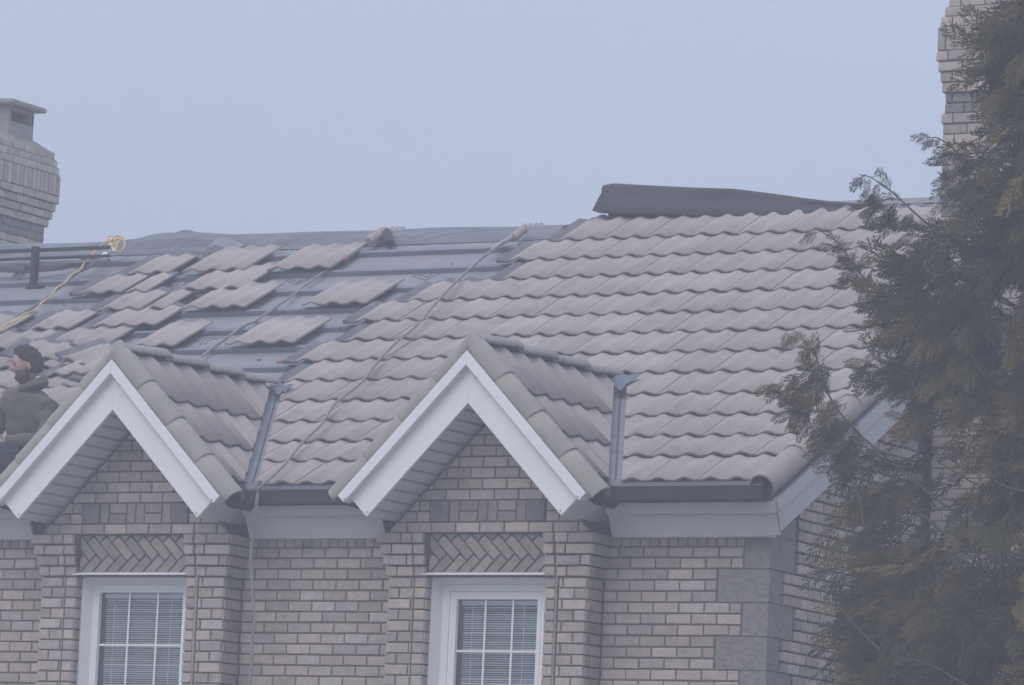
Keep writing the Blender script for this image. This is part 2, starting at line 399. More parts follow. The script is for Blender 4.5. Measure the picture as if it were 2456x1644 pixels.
# ---- bays
def bay(Xc, idx):
    b = MB()
    oL, oR = Xc-.498, Xc+.474          # window opening
    xl, xr = Xc-HW, Xc+HW
    yb = YB+.012
    # piers and lintel zone (mortar body)
    b.box((xl+.012, yb, zb), (oL-.012, .12, course_z(0))); b.box((oR+.012, yb, zb), (xr-.012, .12, course_z(0)))
    b.box((xl+.012, yb, course_z(0)), (oL-.010, .12, course_z(4))); b.box((oR+.010, yb, course_z(0)), (xr-.012, .12, course_z(4)))
    b.box((oL-.010, YB+.05, course_z(0)+.012), (oR+.010, .12, course_z(4)))
    za = 1.20
    b.prism([(xl+.0, yb, course_z(4)), (xr-.0, yb, course_z(4)), (xr-.0, yb, za-1.02*HW), (Xc, yb, za), (xl+.0, yb, za-1.02*HW)], (0, .25, 0))
    body = b.build('bay_wall', [MT['mortar']], house)
    # vertical sealant joint in the right pier
    b2 = MB(); b2.box((oR+.088, YB-.001, zb), (oR+.108, YB+.02, course_z(0)+.3)); b2.build('sealant_joint', [MT['brick_rough']], body)
    for k in range(KMIN, 4):
        z = course_z(k)+CH/2; cor = max(0, k+1)*.018        # corbelling of the top four courses
        yf = YB-cor; d = .03
        yc = yf+d/2
        odd = k % 2
        def br(x0, x1, pr=1.0, yy=None, mk='brick'):
            if x1-x0 > .014: put_brick(body, ((x0+x1)/2, yc if yy is None else yy, z), (x1-x0)-J, CH-J, d, mk=mk, prio=pr)
        L0, L1 = xl-cor, oL
        # left pier: brick, closer, header at the reveal
        hd = L1-.098
        if k >= 0:
            seq = [.2, .0] if odd else [.098, .2]
            x = L0
            for s in seq:
                if s and x+s < hd+.02: br(x, min(x+s, hd)); x += s
            if hd-x > .015: br(x, hd)
        elif odd: br(L0, L0+.195); br(L0+.195, hd)
        else: br(L0, L0+.098); br(L0+.098, hd)
        br(hd, L1)
        # right pier
        R0, R1 = oR, xr+cor
        br(R0, R0+.092, 1.0)
        h2 = R0+(.112 if k < 0 else .098)
        if k == 3: br(h2, h2+.11); br(h2+.11, R1)
        elif odd: br(h2, h2+.035 if k < 0 else h2+.2); br(h2+.035 if k < 0 else h2+.2, R1)
        else: br(h2, R1-.1 if k < 0 else h2+.085); br(R1-.1 if k < 0 else h2+.085, R1)
        # right return (faces +X), left return, reveal
        ny = -yf
        me_rets = [(xr+cor, yf, 0.0)]
        for (xx, ya, yb_) in me_rets:
            x_ = xx-.012
            if odd: put_brick(body, (x_, (ya+yb_)/2+.012, z), (yb_-ya)-.02, CH-J, .03, R(90), prio=1.2)
            else:
                put_brick(body, (x_, ya+.05, z), .088, CH-J, .03, R(90), prio=1.2); put_brick(body, (x_, ya+.10+(yb_-ya-.10)/2, z), (yb_-ya-.10)-.012, CH-J, .03, R(90), prio=1.2)
        put_brick(body, (xl-cor+.012, (yf)/2, z), -yf-.02, CH-J, .03, R(-90), prio=.05)
        if k < 0: put_brick(body, (oL-.012, YB+.047, z), .075, CH-J, .03, R(90), prio=.9)
    # gable triangle
    za2 = 1.185
    def tri(a, b2_, z0, z1, yf, mk='brick', name='brick'):
        poly = [(a+J/2, z0+J/2), (b2_-J/2, z0+J/2), (b2_-J/2, z1-J/2), (a+J/2, z1-J/2)]
        poly = clip(poly, 1.02, 1, za2+1.02*Xc); poly = clip(poly, -1.02, 1, za2-1.02*Xc)
        poly_brick(body, poly, yf, .024, mk, name)
    for k in range(4, 15):
        if k in (5, 6): continue
        ph = Xc+(.03 if k % 2 else -.07)
        running(body, xl+.0, xr-.0, k, ph, lambda a, b2_, kk: tri(a, b2_, course_z(kk), course_z(kk+1), YB-(.012 if kk == 4 else 0)))
    z0, z1 = course_z(5), course_z(7); zm = course_z(6)
    u = Xc+{0: -.478, 1: -.492}[idx]
    def P(a, b2_, r=0): 
        if r == 0: tri(u+a, u+b2_, z0, z1, YB+.002, 'brick_rough')
        elif r == 1: tri(u+a, u+b2_, z0, zm, YB, 'brick_rough'); tri(u+a, u+b2_, zm, z1, YB, 'brick_rough')
        elif r == 2: tri(u+a, u+b2_, z0, z1, YB-.012, 'rstone', 'square_stone')
    P(0, .16, 2); P(.16, .24); P(.24, .395, 1); P(.395, .475); P(.475, .555); P(.555, .71, 1); P(.71, .79); P(.79, .95, 2)
    for s_, e_, dirn in ((u, xl, -1), (u+.95, xr, 1)):
        for kk in (5, 6):
            x = s_; first = .11 if kk == 5 else .09; n_ = 0
            while (x-e_)*dirn < 0:
                w_ = first if n_ == 0 else .2; a, b2_ = (x, x+w_*dirn) if dirn > 0 else (x-w_, x)
                tri(a, b2_, course_z(kk), course_z(kk+1), YB); x += w_*dirn; n_ += 1
    # herringbone panel
    pz0, pz1 = course_z(0)+.016, course_z(4)-.004; w, L = .079, .2; s2 = math.sqrt(.5)
    zs = .138
    for shift in (-1, 0, 1):
        for kk in range(-4, 14):
            for kind in (0, 1):
                if kind == 0: pq = [(kk*w-L, kk*w), (kk*w, kk*w), (kk*w, kk*w+w), (kk*w-L, kk*w+w)]
                else: pq = [(kk*w, kk*w+w-L), (kk*w+w, kk*w+w-L), (kk*w+w, kk*w+w), (kk*w, kk*w+w)]
                cxp = sum(a for a, _ in pq)/4; cyq = sum(b for _, b in pq)/4
                pq = [(cxp+(a-cxp)*(1-J/(L if kind == 0 else w)), cyq+(b-cyq)*(1-J/(w if kind == 0 else L))) for a, b in pq]
                pq = [(a-L*shift, b+L*shift) for a, b in pq]
                poly = [(oL-.02+(a+b)*s2, zs+(b-a)*s2) for a, b in pq]
                poly = clip(poly, -1, 0, -(oL+.004)); poly = clip(poly, 1, 0, oR-.004); poly = clip(poly, 0, -1, -pz0); poly = clip(poly, 0, 1, pz1)
                poly_brick(body, poly, YB+.022, .03, 'brick_rough')
    return body
bays = [bay(x, i) for i, x in enumerate(XC)]

# ---- windows
def window(Xc, idx):
    oL, oR = Xc-.498, Xc+.474; top = course_z(0)+.006
    w = empty('window', parent=house, loc=(0, 0, 0)); w.matrix_basis = Matrix.Translation(-Vector(house.location)); 
    w['label'] = ['white window with the wider glass area and pale blind', 'white window with the extra inner sash frame and pale blind'][idx]
    zbot = -2.0
    f = MB()
    ya, yb_ = -.165, -.10
    # outer brick mould, bevelled inwards
    def ring(x0, x1, z1, y0, X0, X1, Z1, y1):
        f.V += [Vector(p) for p in ((x0, y0, zbot), (x0, y0, z1), (x1, y0, z1), (x1, y0, zbot), (X0, y1, zbot), (X0, y1, Z1), (X1, y1, Z1), (X1, y1, zbot))]
        i = len(f.V)-8
        for a, b in ((0, 1), (1, 2), (2, 3)): f.F.append((i+a, i+b, i+4+b, i+4+a)); f.M.append(0)
    L, Rr, T = oL+.004, oR-.004, top
    xs = [(L, Rr, T, ya), (L+.012, Rr-.012, T-.012, ya-.004), (L+.018, Rr-.018, T-.018, ya+.004), (L+.058, Rr-.058, T-.05, yb_+.006), (L+.066, Rr-.066, T-.058, yb_),]
    if idx == 0: xs += [(L+.118, Rr-.10, T-.11, yb_), (L+.123, Rr-.105, T-.115, yb_+.03)]
    else: xs += [(L+.118, Rr-.082, T-.098, yb_), (L+.120, Rr-.084, T-.102, yb_+.008), (L+.124, Rr-.088, T-.104, yb_+.002), (L+.178, Rr-.122, T-.152, yb_+.002), (L+.183, Rr-.127, T-.157, yb_+.03)]
    for a, b in zip(xs[:-1], xs[1:]): ring(a[0], a[1], a[2], a[3], b[0], b[1], b[2], b[3])
    f.build('frame', [MT['white']], w)
    gl, gr, gt = xs[-1][0], xs[-1][1], xs[-1][2]
    p = MB(); p.box((gl-.004, -.072, zbot), (gr+.004, -.068, gt+.004)); p.build('pane', [MT['glass']], w)
    bars = [gl+(gr-gl)*t for t in (.343, .687)]
    zh = -.498 if idx else -.475
    for x in bars:
        q = MB(); q.box((x-.0075, -.079, zbot), (x+.0075, -.073, gt)); q.build('glazing_bar', [MT['white']], w)
    q = MB(); q.box((gl, -.081, zh-.008), (gr, -.0745, zh+.008)); q.build('glazing_bar', [MT['white']], w)
    q = MB(); q.box((gl, -.081, zh-.358), (gr, -.0745, zh-.342)); q.build('glazing_bar', [MT['white']], w)
    sl_ = MB(); z = gt-.035
    while z > zbot:
        a = rnd.gauss(0, .09)+.42
        c, s_ = math.cos(a)*.011, math.sin(a)*.011
        sl_.V += [Vector((gl+.022, -.028-c, z-s_)), Vector((gr-.022, -.028-c, z-s_)), Vector((gr-.022, -.028+c, z+s_)), Vector((gl+.022, -.028+c, z+s_))]
        i = len(sl_.V)-4; sl_.F.append((i, i+1, i+2, i+3)); sl_.M.append(0); z -= .0166
    for x in (gl+.10, gr-.13):
        sl_.box((x-.0015, -.043, zbot), (x+.0015, -.041, gt-.03))
    o = sl_.build('blind_slats', [MT['blind']], w); solid(o, .0012); o['kind'] = 'stuff'
    q = MB(); q.box((gl+.012, -.045, gt-.032), (gr-.012, -.012, gt-.004)); q.build('blind_rail', [MT['blind']], w)
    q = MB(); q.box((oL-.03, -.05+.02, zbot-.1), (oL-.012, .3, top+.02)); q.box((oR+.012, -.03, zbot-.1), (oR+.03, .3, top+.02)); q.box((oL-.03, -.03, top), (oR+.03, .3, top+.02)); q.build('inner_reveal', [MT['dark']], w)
    # drip flashing
    q = MB(); q.prism([(oL-.03, YB+.03, top+.030), (oL-.03, YB-.022, top+.012), (oL-.03, YB-.022, top+.006), (oL-.03, YB+.03, top+.020)], (oR-oL+.034, 0, 0))
    q.build('drip_flashing', [MT['white']], w)
    # sill and brick below (out of frame)
    q = MB(); q.box((oL-.02, YB-.03, zbot-.05), (oR+.02, -.03, zbot)); q.build('sill', [MT['quoin']], w)
    q = MB(); q.box((oL-.02, YB, zb), (oR+.02, -.0, zbot-.05)); q.build('apron', [MT['mortar']], w)
for i, x in enumerate(XC): window(x, i)

# ================================================================== ROOF
XRIGHT = .09
rowsY = [-.3, .115, .469, .852, 1.248, 1.656, 2.061, 2.468, 2.872, 3.29, 3.71, 4.13, 4.56, 5.05]
YR = 5.05
roof = MB()
HD = -.085
a, b_, c_, d_ = rp(-13.3, YE+.06, HD), rp(XRIGHT, YE+.06, HD), rp(XRIGHT, YR, HD), rp(-13.3, YR, HD)
roof.prism([a, b_, c_, d_], (0, 0, -.14))
zr_ = c_.z; back = [(-13.3, YR+.002, zr_), (XRIGHT, YR+.002, zr_), (XRIGHT, 2*YR+.3, zr_-.53*(YR+.3)), (-13.3, 2*YR+.3, zr_-.53*(YR+.3))]
roof.prism(back, (0, 0, -.14))
main_roof = roof.build('roof', [MT['under']], house)

TP = .2065
TM = {}
def prof(u, n, tp, A):
    # two rolls per tile, flat pans between
    v = (u/tp) % 1.0; d = abs(v-.5)
    return A*(.5+.5*math.cos(math.pi*d/.38))**.85 if d < .38 else 0.0
def tile_mesh(n, g, lap=.085, tp=TP, A=.0225, t=.022, seg=8, flange=False, cut=None, head=True):
    key = (n, round(g, 2), tp, flange, lap, head)
    if cut is None and key in TM: return TM[key]
    V, Fc, Mi = [], [], []
    W_ = n*tp; vs_ = (0, .11, .17, .23, .29, .36, .43, .5, .57, .64, .71, .77, .83, .89)
    xs = [(i+v)*tp for i in range(n) for v in vs_]+[W_]; xs[0] = .001; xs[-1] = W_-.001
    L = g+lap; ys = [0.0, g-.004, L]
    ny = len(ys)
    for y in ys:
        for x in xs:
            V.append(Vector((x, y, prof(x, n, tp, A)+t*(1-y/g)-(.002 if y == 0 else 0)+.0015*(x/W_))))
    nb = len(V)
    for y in (0.0, L):
        for x in xs: V.append(Vector((x, y, prof(x, n, tp, A)+t*(1-y/g)-t+(.007 if y == 0 else .008))))
    m = len(xs)
    for r in range(ny-1):
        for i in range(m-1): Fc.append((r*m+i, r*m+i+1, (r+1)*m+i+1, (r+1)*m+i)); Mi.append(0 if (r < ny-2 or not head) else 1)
    for i in range(m-1): Fc.append((i+1, i, nb+i, nb+i+1)); Mi.append(2)              # nose, its shade put into a darker colour
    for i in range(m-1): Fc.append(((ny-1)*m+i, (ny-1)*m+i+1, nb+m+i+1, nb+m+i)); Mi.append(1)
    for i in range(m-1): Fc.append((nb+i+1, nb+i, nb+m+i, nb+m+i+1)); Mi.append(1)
    Fc.append(tuple([r*m for r in range(ny)]+[nb+m, nb])); Mi.append(0)
    Fc.append(tuple([r*m+m-1 for r in range(ny)][::-1]+[nb+m-1, nb+2*m-1])); Mi.append(0)
    if flange:
        i = len(V); f = .12
        V += [Vector(p) for p in ((-f, .01, .003), (.003, .01, .003), (.003, L-.01, -.024), (-f, L-.01, -.024), (-f, .01, -.008), (.003, .01, -.008), (.003, L-.01, -.034), (-f, L-.01, -.034),
              (-f, .01, .022), (-f+.012, .01, .022), (-f+.012, L-.01, -.004), (-f, L-.01, -.004))]
        for q in ((i, i+1, i+2, i+3), (i+4, i+7, i+6, i+5), (i, i+4, i+5, i+1), (i, i+3, i+7, i+4), (i+8, i+9, i+10, i+11), (i+8, i, i+1, i+9), (i+9, i+1, i+2, i+10), (i, i+8, i+11, i+3)): Fc.append(q); Mi.append(1)
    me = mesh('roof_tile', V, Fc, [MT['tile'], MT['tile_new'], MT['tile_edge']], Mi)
    me.polygons.foreach_set('use_smooth', [len(p.vertices) == 4 and abs(p.normal.y) < .5 and p.area > 0 for p in me.polygons])
    if cut is None: TM[key] = me
    return me
SA = math.atan(M_)
ROOFROT = Matrix.Rotation(SA, 4, 'X')
def valley_x(Xc, Y, ZR=1.72): return (ZR-(Z0+M_*(Y-YE)))/1.02
def bis(me, mw, planes):
    """cut copy of a mesh by world planes (point, normal): remove the side the normal points to"""
    bm = bmesh.new(); bm.from_mesh(me); bm.transform(mw)
    for co, n in planes:
        bmesh.ops.bisect_plane(bm, geom=bm.verts[:]+bm.edges[:]+bm.faces[:], dist=1e-5, plane_co=co, plane_no=n, clear_outer=True)
    if not bm.faces: bm.free(); return None
    bm.transform(mw.inverted())
    m2 = bpy.data.meshes.new('roof_tile'); bm.to_mesh(m2); bm.free()
    for m in me.materials: m2.materials.append(m)
    return m2
# valley lines for each dormer: right valley plane through (Xc+dx(Y))
def put_tile(X, row, n=2, dy=0.0, flange=False, rot=0.0, lift=0.0, tiltx=0.0, parent=None, single=False, name='roof_tile', glen=None, label=None, head=True, lap=.085):
    Y = rowsY[row]; g = (rowsY[row+1]-Y)/CN if glen is None else glen
    me = tile_mesh(n, g, flange=flange, head=head, lap=lap)
    mw = Matrix.Translation(rp(X, Y+dy, lift)) @ ROOFROT @ Matrix.Rotation(rot+rnd.uniform(-.003, .003), 4, 'Z') @ Matrix.Rotation(tiltx, 4, 'X') @ Matrix.Translation((0, rnd.uniform(-.003, .003), rnd.uniform(-.0005, .004)))
    W_ = n*TP
    if single: return obj(name, me, None, mw)
    planes = []
    for Xc in XC:
        if Y < 1.6:
            dl, dr = valley_x(Xc, Y), valley_x(Xc, rowsY[row+1])
            lo, hi = Xc-dl, Xc+dl
            if X >= Xc-.02-W_/2:          # right of the dormer
                if X > hi+.1: continue
                if X+W_ < Xc+min(dl, dr)+.05: return None
                gap = .075
                nrm = Vector((-1, -(dl-dr)/(rowsY[row+1]-Y), 0)).normalized()
                planes.append((Vector((Xc+dl+gap, Y, 0)), nrm))
            else:
                if X+W_ < lo-.1: continue
                if X > Xc-min(dl, dr)-.02: return None
                nrm = Vector((1, -(dl-dr)/(rowsY[row+1]-Y), 0)).normalized()
                planes.append((Vector((Xc-dl-.03, Y, 0)), nrm))
    if X+W_ > XRIGHT-.02: planes.append((Vector((XRIGHT-.01, 0, 0)), Vector((1, 0, 0))))
    if planes:
        m2 = bis(me, mw, planes)
        if m2 is None: return None
        me = m2
    f, x, y, z = inframe(rp(X+W_/2, Y+.2), 60)
    piece(name, me, mw, main_roof, W_*g, (1 if f else .02)*(.3 if x > 2150 else 1))

XPH = -1.500-TP/2      # a roll centre on row 3 -> tile seam phase
START = {12: 1354, 11: 1245, 10: 1165, 9: 990, 8: 880, 7: 818, 6: 742, 5: 690}
for row in range(13):
    off = XPH + (TP if row % 2 else 0) + .004*(row-3)*6
    if row in START:
        xs_ = START[row]; lo, hi = -12, 1
        for _ in range(40):
            mid = (lo+hi)/2; f_, x_, y_, z_ = inframe(rp(mid, rowsY[row]))
            lo, hi = (mid, hi) if x_ < xs_ else (lo, mid)
        X0 = lo
    else: X0 = XC[0]-.3
    j = math.floor((X0-off)/(2*TP)+.5); X = off+j*2*TP; first = True
    while X < XRIGHT-.03:
        put_tile(X, row, 2, flange=first and row in START, tiltx=rnd.uniform(-.002, .002)); X += 2*TP; first = False
# left of the first dormer (rows in place behind the gable)
for row in range(0, 5):
    X = XC[0]-.5-(TP if row % 2 else 0)
    while X > -8.3: put_tile(X-.4, row, 2); X -= 2*TP
# remaining patches on the stripped part: (x px of the lower left corner, row, rolls, slide up, flange)
def Xat(px, row, dy=0.0):
    lo, hi = -13, 1
    for _ in range(40):
        mid = (lo+hi)/2; x_ = inframe(rp(mid, rowsY[row]+dy))[1]
        lo, hi = (mid, hi) if x_ < px else (lo, mid)
    return lo
PATCH = [(306, 11, 2, .03, 1), (192, 10, 2, .02, 1), (301, 10, 1, .02, 0),
         (237, 9, 2, .04, 1), (346, 9, 1, .03, 0) , (437, 11, 3, .04, 0), (430, 10, 3, .03, 0), (436, 9, 3, .02, 0),
         (640, 11, 3, .02, 0), (722, 9, 3, .02, 0), (546, 7, 3, .02, 0), (314, 7, 2, .02, 0),
         (68, 8, 2, .06, 1), (222, 8, 3, .09, 1), (100, 7, 3, .06, 1), (-70, 7, 3, .04, 0), (-230, 7, 3, .04, 0),
         (-90, 8, 2, .03, 0), (-60, 6, 3, .03, 0), (-250, 6, 3, .03, 0), (-120, 5, 3, 0, 0), (30, 5, 3, 0, 0), (80, 6, 2, .03, 1)]
for px, row, n, dy, fl in PATCH:
    weathered = (px, row) in ((437, 11), (430, 10), (436, 9), (640, 11), (722, 9), (546, 7), (314, 7), (366, 7))  # patches weathered all over, so without the dark head lap
    put_tile(Xat(px, row, dy), row, n, dy, bool(fl), rot=rnd.uniform(-.012, .012), lift=-.012, head=not weathered, lap=.19 if weathered else .085)
# battens on the bare part
for row in range(4, 14):
    Y = rowsY[row] if row < 13 else rowsY[13]-.04
    b = MB(); x0 = -13.2; x1 = {4: -4.7, 5: -4.6, 6: -4.55, 7: -4.5, 8: -4.4, 9: -4.2, 10: -3.9, 11: -3.7, 12: -3.4, 13: -3.2}[row]
    n = 14; lo_, hi_ = HD, HD+.042
    ring_rows = []
    for i in range(n+1):
        X = x0+(x1-x0)*i/n; wv = mnoise.noise(Vector((X*1.3, row*5.1, 0)))*.012
        ring_rows.append([rp(X, Y+.035+wv, lo_), rp(X, Y+.085+wv, lo_), rp(X, Y+.085+wv, hi_), rp(X, Y+.035+wv, hi_)])
    b.grid(ring_rows, close=True)
    b.build('batten', [MT['batten']], main_roof)
# creases pressed in the underlay
def crease(pts, name='underlay_crease', w=.006):
    b = MB(); b.tube([onroof(x, y, HD+.003) for x, y in pts], w, 5); b.build(name, [MT['wrap']], main_roof)
def c5(P): return [(400+x/5.2275, 540+y/5.2275) for x, y in P]
crease(c5([(1590, 610), (1490, 705), (1620, 745), (1740, 700), (1900, 600)])); crease(c5([(1630, 610), (1550, 690), (1640, 720), (1720, 680), (1860, 600)]))
crease([(1010, 642), (990, 663), (1020, 672), (1058, 655), (1072, 643)]); crease([(1018, 642), (1002, 660), (1025, 664), (1050, 650), (1064, 642)])
crease(c5([(420, 1500), (470, 1440), (560, 1405), (690, 1385), (790, 1395)])); crease(c5([(470, 1500), (520, 1450), (620, 1420), (750, 1412)]))
crease(c5([(30, 770), (90, 800), (170, 780), (250, 720)])); crease(c5([(20, 740), (80, 775), (150, 750)]))

b = MB()
for i in range(170):
    X = rnd.uniform(-11.5, -3.8); Y = rnd.uniform(1.4, 4.95)
    if not inframe(rp(X, Y, HD), 10)[0]: continue
    r_ = rnd.uniform(.006, .022); q0 = rnd.uniform(0, 6.3); c = rp(X, Y, HD+r_*.4)
    b.prism([c+Vector((math.cos(q0+a)*r_*rnd.uniform(.6, 1.8), math.sin(q0+a)*r_, math.sin(q0+a)*r_*.53)) for a in (0, 1.7, 3.3, 4.7)], (0, -.003, .008))
o = b.build('debris', [MT['tile_edge']], main_roof); o['kind'] = 'stuff'
# ---- dormer (gable) roofs
SG = 1.02; CG = 1/math.sqrt(1+SG*SG); YG = -.65; ZAP = 1.597
def gable(Xc, idx):
    ZR = 1.70
    yend = 1.72
    # deck
    d = MB()
    def s_pt(side, s, h, Y):     # s = distance down the slope from the ridge, h = above tile plane
        return Vector((Xc+side*(s*CG+h*SG*CG), Y, ZR-s*SG*CG+h*CG))
    for side in (-1, 1):
        q = [s_pt(side, 0.0, -.03, YG+.05), s_pt(side, 1.40, -.03, YG+.05), s_pt(side, 1.40, -.03, .0), s_pt(side, 0.02, -.03, yend)]
        q2 = [p+Vector((0, 0, -.06)) for p in q]
        i = len(d.V); d.V += q+q2
        for f in ((0, 1, 2, 3), (7, 6, 5, 4), (0, 4, 5, 1), (1, 5, 6, 2), (2, 6, 7, 3), (3, 7, 4, 0)): d.F.append(tuple(i+k for k in f)); d.M.append(0)
    deck = d.build('dormer_roof', [MT['under']], house)
    # tiles
    rows_s = [.545, .965, 1.39]; tp = .262
    for side in (-1, 1):
        for ri, s in enumerate(rows_s):
            g = .42 if ri else .50
            n_ = 2
            me0 = tile_mesh(n_, g, lap=.05 if ri else .01, tp=tp, A=.026)
            Yt = YG+.03-(tp if ri % 2 else 0)
            while Yt < yend:
                Yo = Yt if side > 0 else Yt+n_*tp
                upv = Vector((-side*CG, 0, SG*CG)); nv = Vector((side*SG*CG, 0, CG)); ac = upv.cross(nv)
                o = s_pt(side, s, 0, Yo)
                mw = Matrix(((ac.x, upv.x, nv.x, o.x), (ac.y, upv.y, nv.y, o.y), (ac.z, upv.z, nv.z, o.z), (0, 0, 0, 1))) @ Matrix.Rotation(rnd.uniform(-.004, .004), 4, 'Z')
                planes = [(Vector((0, YG+.03, 0)), Vector((0, -1, 0))), (Vector((Xc, 0, 0)), Vector((-side, 0, 0)))]
                # main roof side of the valley: Y beyond valley line
                k_ = M_/1.02      # dX = dl0 - k*(Y-YE)
                dl0 = (1.72-Z0)/1.02
                nrm = Vector((side*1.0, k_, 0)).normalized()
                planes.append((Vector((Xc+side*(dl0-.035), YE, 0)), nrm))
                m2 = bis(me0, mw, planes)
                if m2 is not None and len(m2.polygons) > 3:
                    piece('roof_tile', m2, mw, deck, .45*.42*(1 if side > 0 else .03))
                Yt += n_*tp
    # valley flashing (right side seen)
    for side in (1, -1):
        vb = MB(); rowsv = []
        for i in range(9):
            Y = YE-.02+(1.50-YE)*i/8; dx = (1.72-(Z0+M_*(Y-YE)))/1.02; z = Z0+M_*(Y-YE)
            kk = mnoise.noise(Vector((Y*3, idx, side)))*.006
            rowsv.append([Vector((Xc+side*(dx-.09), Y, z+.012)), Vector((Xc+side*(dx-.030), Y, z-.028)), Vector((Xc+side*(dx+.015), Y, z-.040)), Vector((Xc+side*(dx+.022), Y, z-.016+kk)), Vector((Xc+side*(dx+.03), Y, z-.038)), Vector((Xc+side*(dx+.13), Y, z-.042))])
        vb.grid(rowsv); o = vb.build('valley_flashing', [MT['valley']], house); solid(o, .002)
    # barge boards, lower wide board and upper narrow strip, mitred at the apex
    for side in (-1, 1):
        def q(s, h): v = s_pt(side, s, h, 0); return (v.x, v.z)
        top_h = -.075
        def board(h0, h1, s_end, y0, y1, name, m='white'):
            # apex cut on the vertical through Xc
            def apex(h): return (Xc, ZR+h/CG)
            pl = [apex(h0), q(s_end, h0), q(s_end, h1), apex(h1)]
            b = MB(); b.prism([(x, y0, z) for x, z in pl], (0, y1-y0, 0)); o = b.build(name, [MT[m]], house); bevel(o, .003)
        board(-.070, -.142, 1.515, YG-.035, YG+.06, 'barge_trim')
        board(-.139, -.330, 1.470, YG+.022, YG+.055, 'barge_board')
        # nails
        for k, (s, h) in enumerate(((.06, -.10), (.10, -.17), (.17, -.24), (1.49, -.13), (1.44, -.31))):
            v = s_pt(side, s, h, YG-.035 if k in (0, 3) else YG+.022); b = MB(); b.tube([v, v+Vector((0, -.004, 0))], .005, 6); b.build('nail', [MT['gutter']], house)
        # soffit: boards running from the barge board back to the brick face
        s = .20; base_h = -.325
        sb = MB(); sb.prism([s_pt(side, .30, base_h+.03, YG+.05), s_pt(side, 1.46, base_h+.03, YG+.05), s_pt(side, 1.46, base_h+.03, YB+.3), s_pt(side, .30, base_h+.03, YB+.3)], s_pt(side, 1, .02, 0)-s_pt(side, 1, 0, 0))
        so_ = sb.build('soffit', [MT['gutter_lip']], house)
        s = .30
        while s < 1.44:
            e = min(s+.094, 1.46)
            b = MB(); e = min(s+.088, 1.46); p = [s_pt(side, s, base_h+.012, YG+.056), s_pt(side, s+.006, base_h-.006, YG+.056), s_pt(side, e, base_h+.002, YG+.056), s_pt(side, e, base_h+.024, YG+.056), s_pt(side, s, base_h+.024, YG+.056)]
            b.prism(p, (0, YB+.26-YG, 0)); b.build('soffit_board', [MT['soffit']], so_); s += .100
        # eave end box of the dormer (the grey return that runs back to the main fascia)
        b = MB()
        b.prism([s_pt(side, 1.40, -.03, YG+.056), s_pt(side, 1.468, -.075, YG+.056), s_pt(side, 1.468, -.322, YG+.056), s_pt(side, 1.40, -.322, YG+.056)], (0, .60, 0))
        b.build('eave_return', [MT['soffit']], house)
        b = MB()
        b.prism([s_pt(side, 1.40, -.02, YG+.06), s_pt(side, 1.50, -.06, YG+.06), s_pt(side, 1.50, -.14, YG+.06), s_pt(side, 1.40, -.14, YG+.06)], (0, .44, 0))
        b.build('eave_trim', [MT['soffit']], house)
        # short dark gutter stub at the foot of the dormer slope
        b = MB()
        b.prism([s_pt(side, 1.36, -.005, YG+.12), s_pt(side, 1.47, .0, YG+.12), s_pt(side, 1.56, -.035, YG+.12), s_pt(side, 1.555, -.12, YG+.12), s_pt(side, 1.50, -.125, YG+.12)], (0, .36, 0))
        b.build('gutter_stub', [MT['gutter']], house)
    # barrel tiles along the two verges
    def barrel(p0, p1, nrm, r0_, r1_, name, m, parent, ang=(-100, 100), thick=.014, seg=10, mitre=None):
        p0, p1 = Vector(p0), Vector(p1); ax = (p1-p0).normalized(); nrm = (nrm-ax*nrm.dot(ax)).normalized(); sv = ax.cross(nrm)
        rows_ = []
        L = (p1-p0).length
        for (t, r_) in ((0, r0_*.985), (0.010/L, r0_), (.5, (r0_+r1_)/2), (1, r1_)):
            c = p0+(p1-p0)*t; rr = []
            for i in range(seg+1):
                a = R(ang[0]+(ang[1]-ang[0])*i/seg); rr.append(c+(nrm*math.cos(a)+sv*math.sin(a))*r_)
            rows_.append(rr)
        if mitre is not None:
            rows_[-1] = [q+ax*((mitre-q.x)/ax.x) for q in rows_[-1]]
        b = MB(); b.grid(rows_); o = b.build(name, [MT[m]], parent, smooth=True)
        solid(o, thick, -1); return o
    for side in (-1, 1):
        s_joint = [1.57, 1.175, .79, .40, .0]
        for a, bb in zip(s_joint[:-1], s_joint[1:]):
            last_ = bb < .1
            p0, p1 = s_pt(side, a, -.042, YG+.078), s_pt(side, bb-.03 if not last_ else .02, -.050, YG+.078)
            nv = Vector((side*SG*CG, -.22, CG))
            barrel(p0, p1, nv, .099, .0965, 'verge_tile', 'barrel', house, ang=(-92, 92), seg=12, mitre=Xc if last_ else None)
    # apex cap
    # ridge tiles
    ys = [YG+.10, .02, .55, 1.06, 1.60]
    for a, bb in zip(ys[:-1], ys[1:]):
        barrel((Xc, bb, ZR-.008), (Xc, a-.05, ZR-.032), Vector((0, 0, 1)), .085, .072, 'ridge_tile', 'ridge', house, ang=(-80, 80))
    return deck
for i, x in enumerate(XC): gable(x, i)

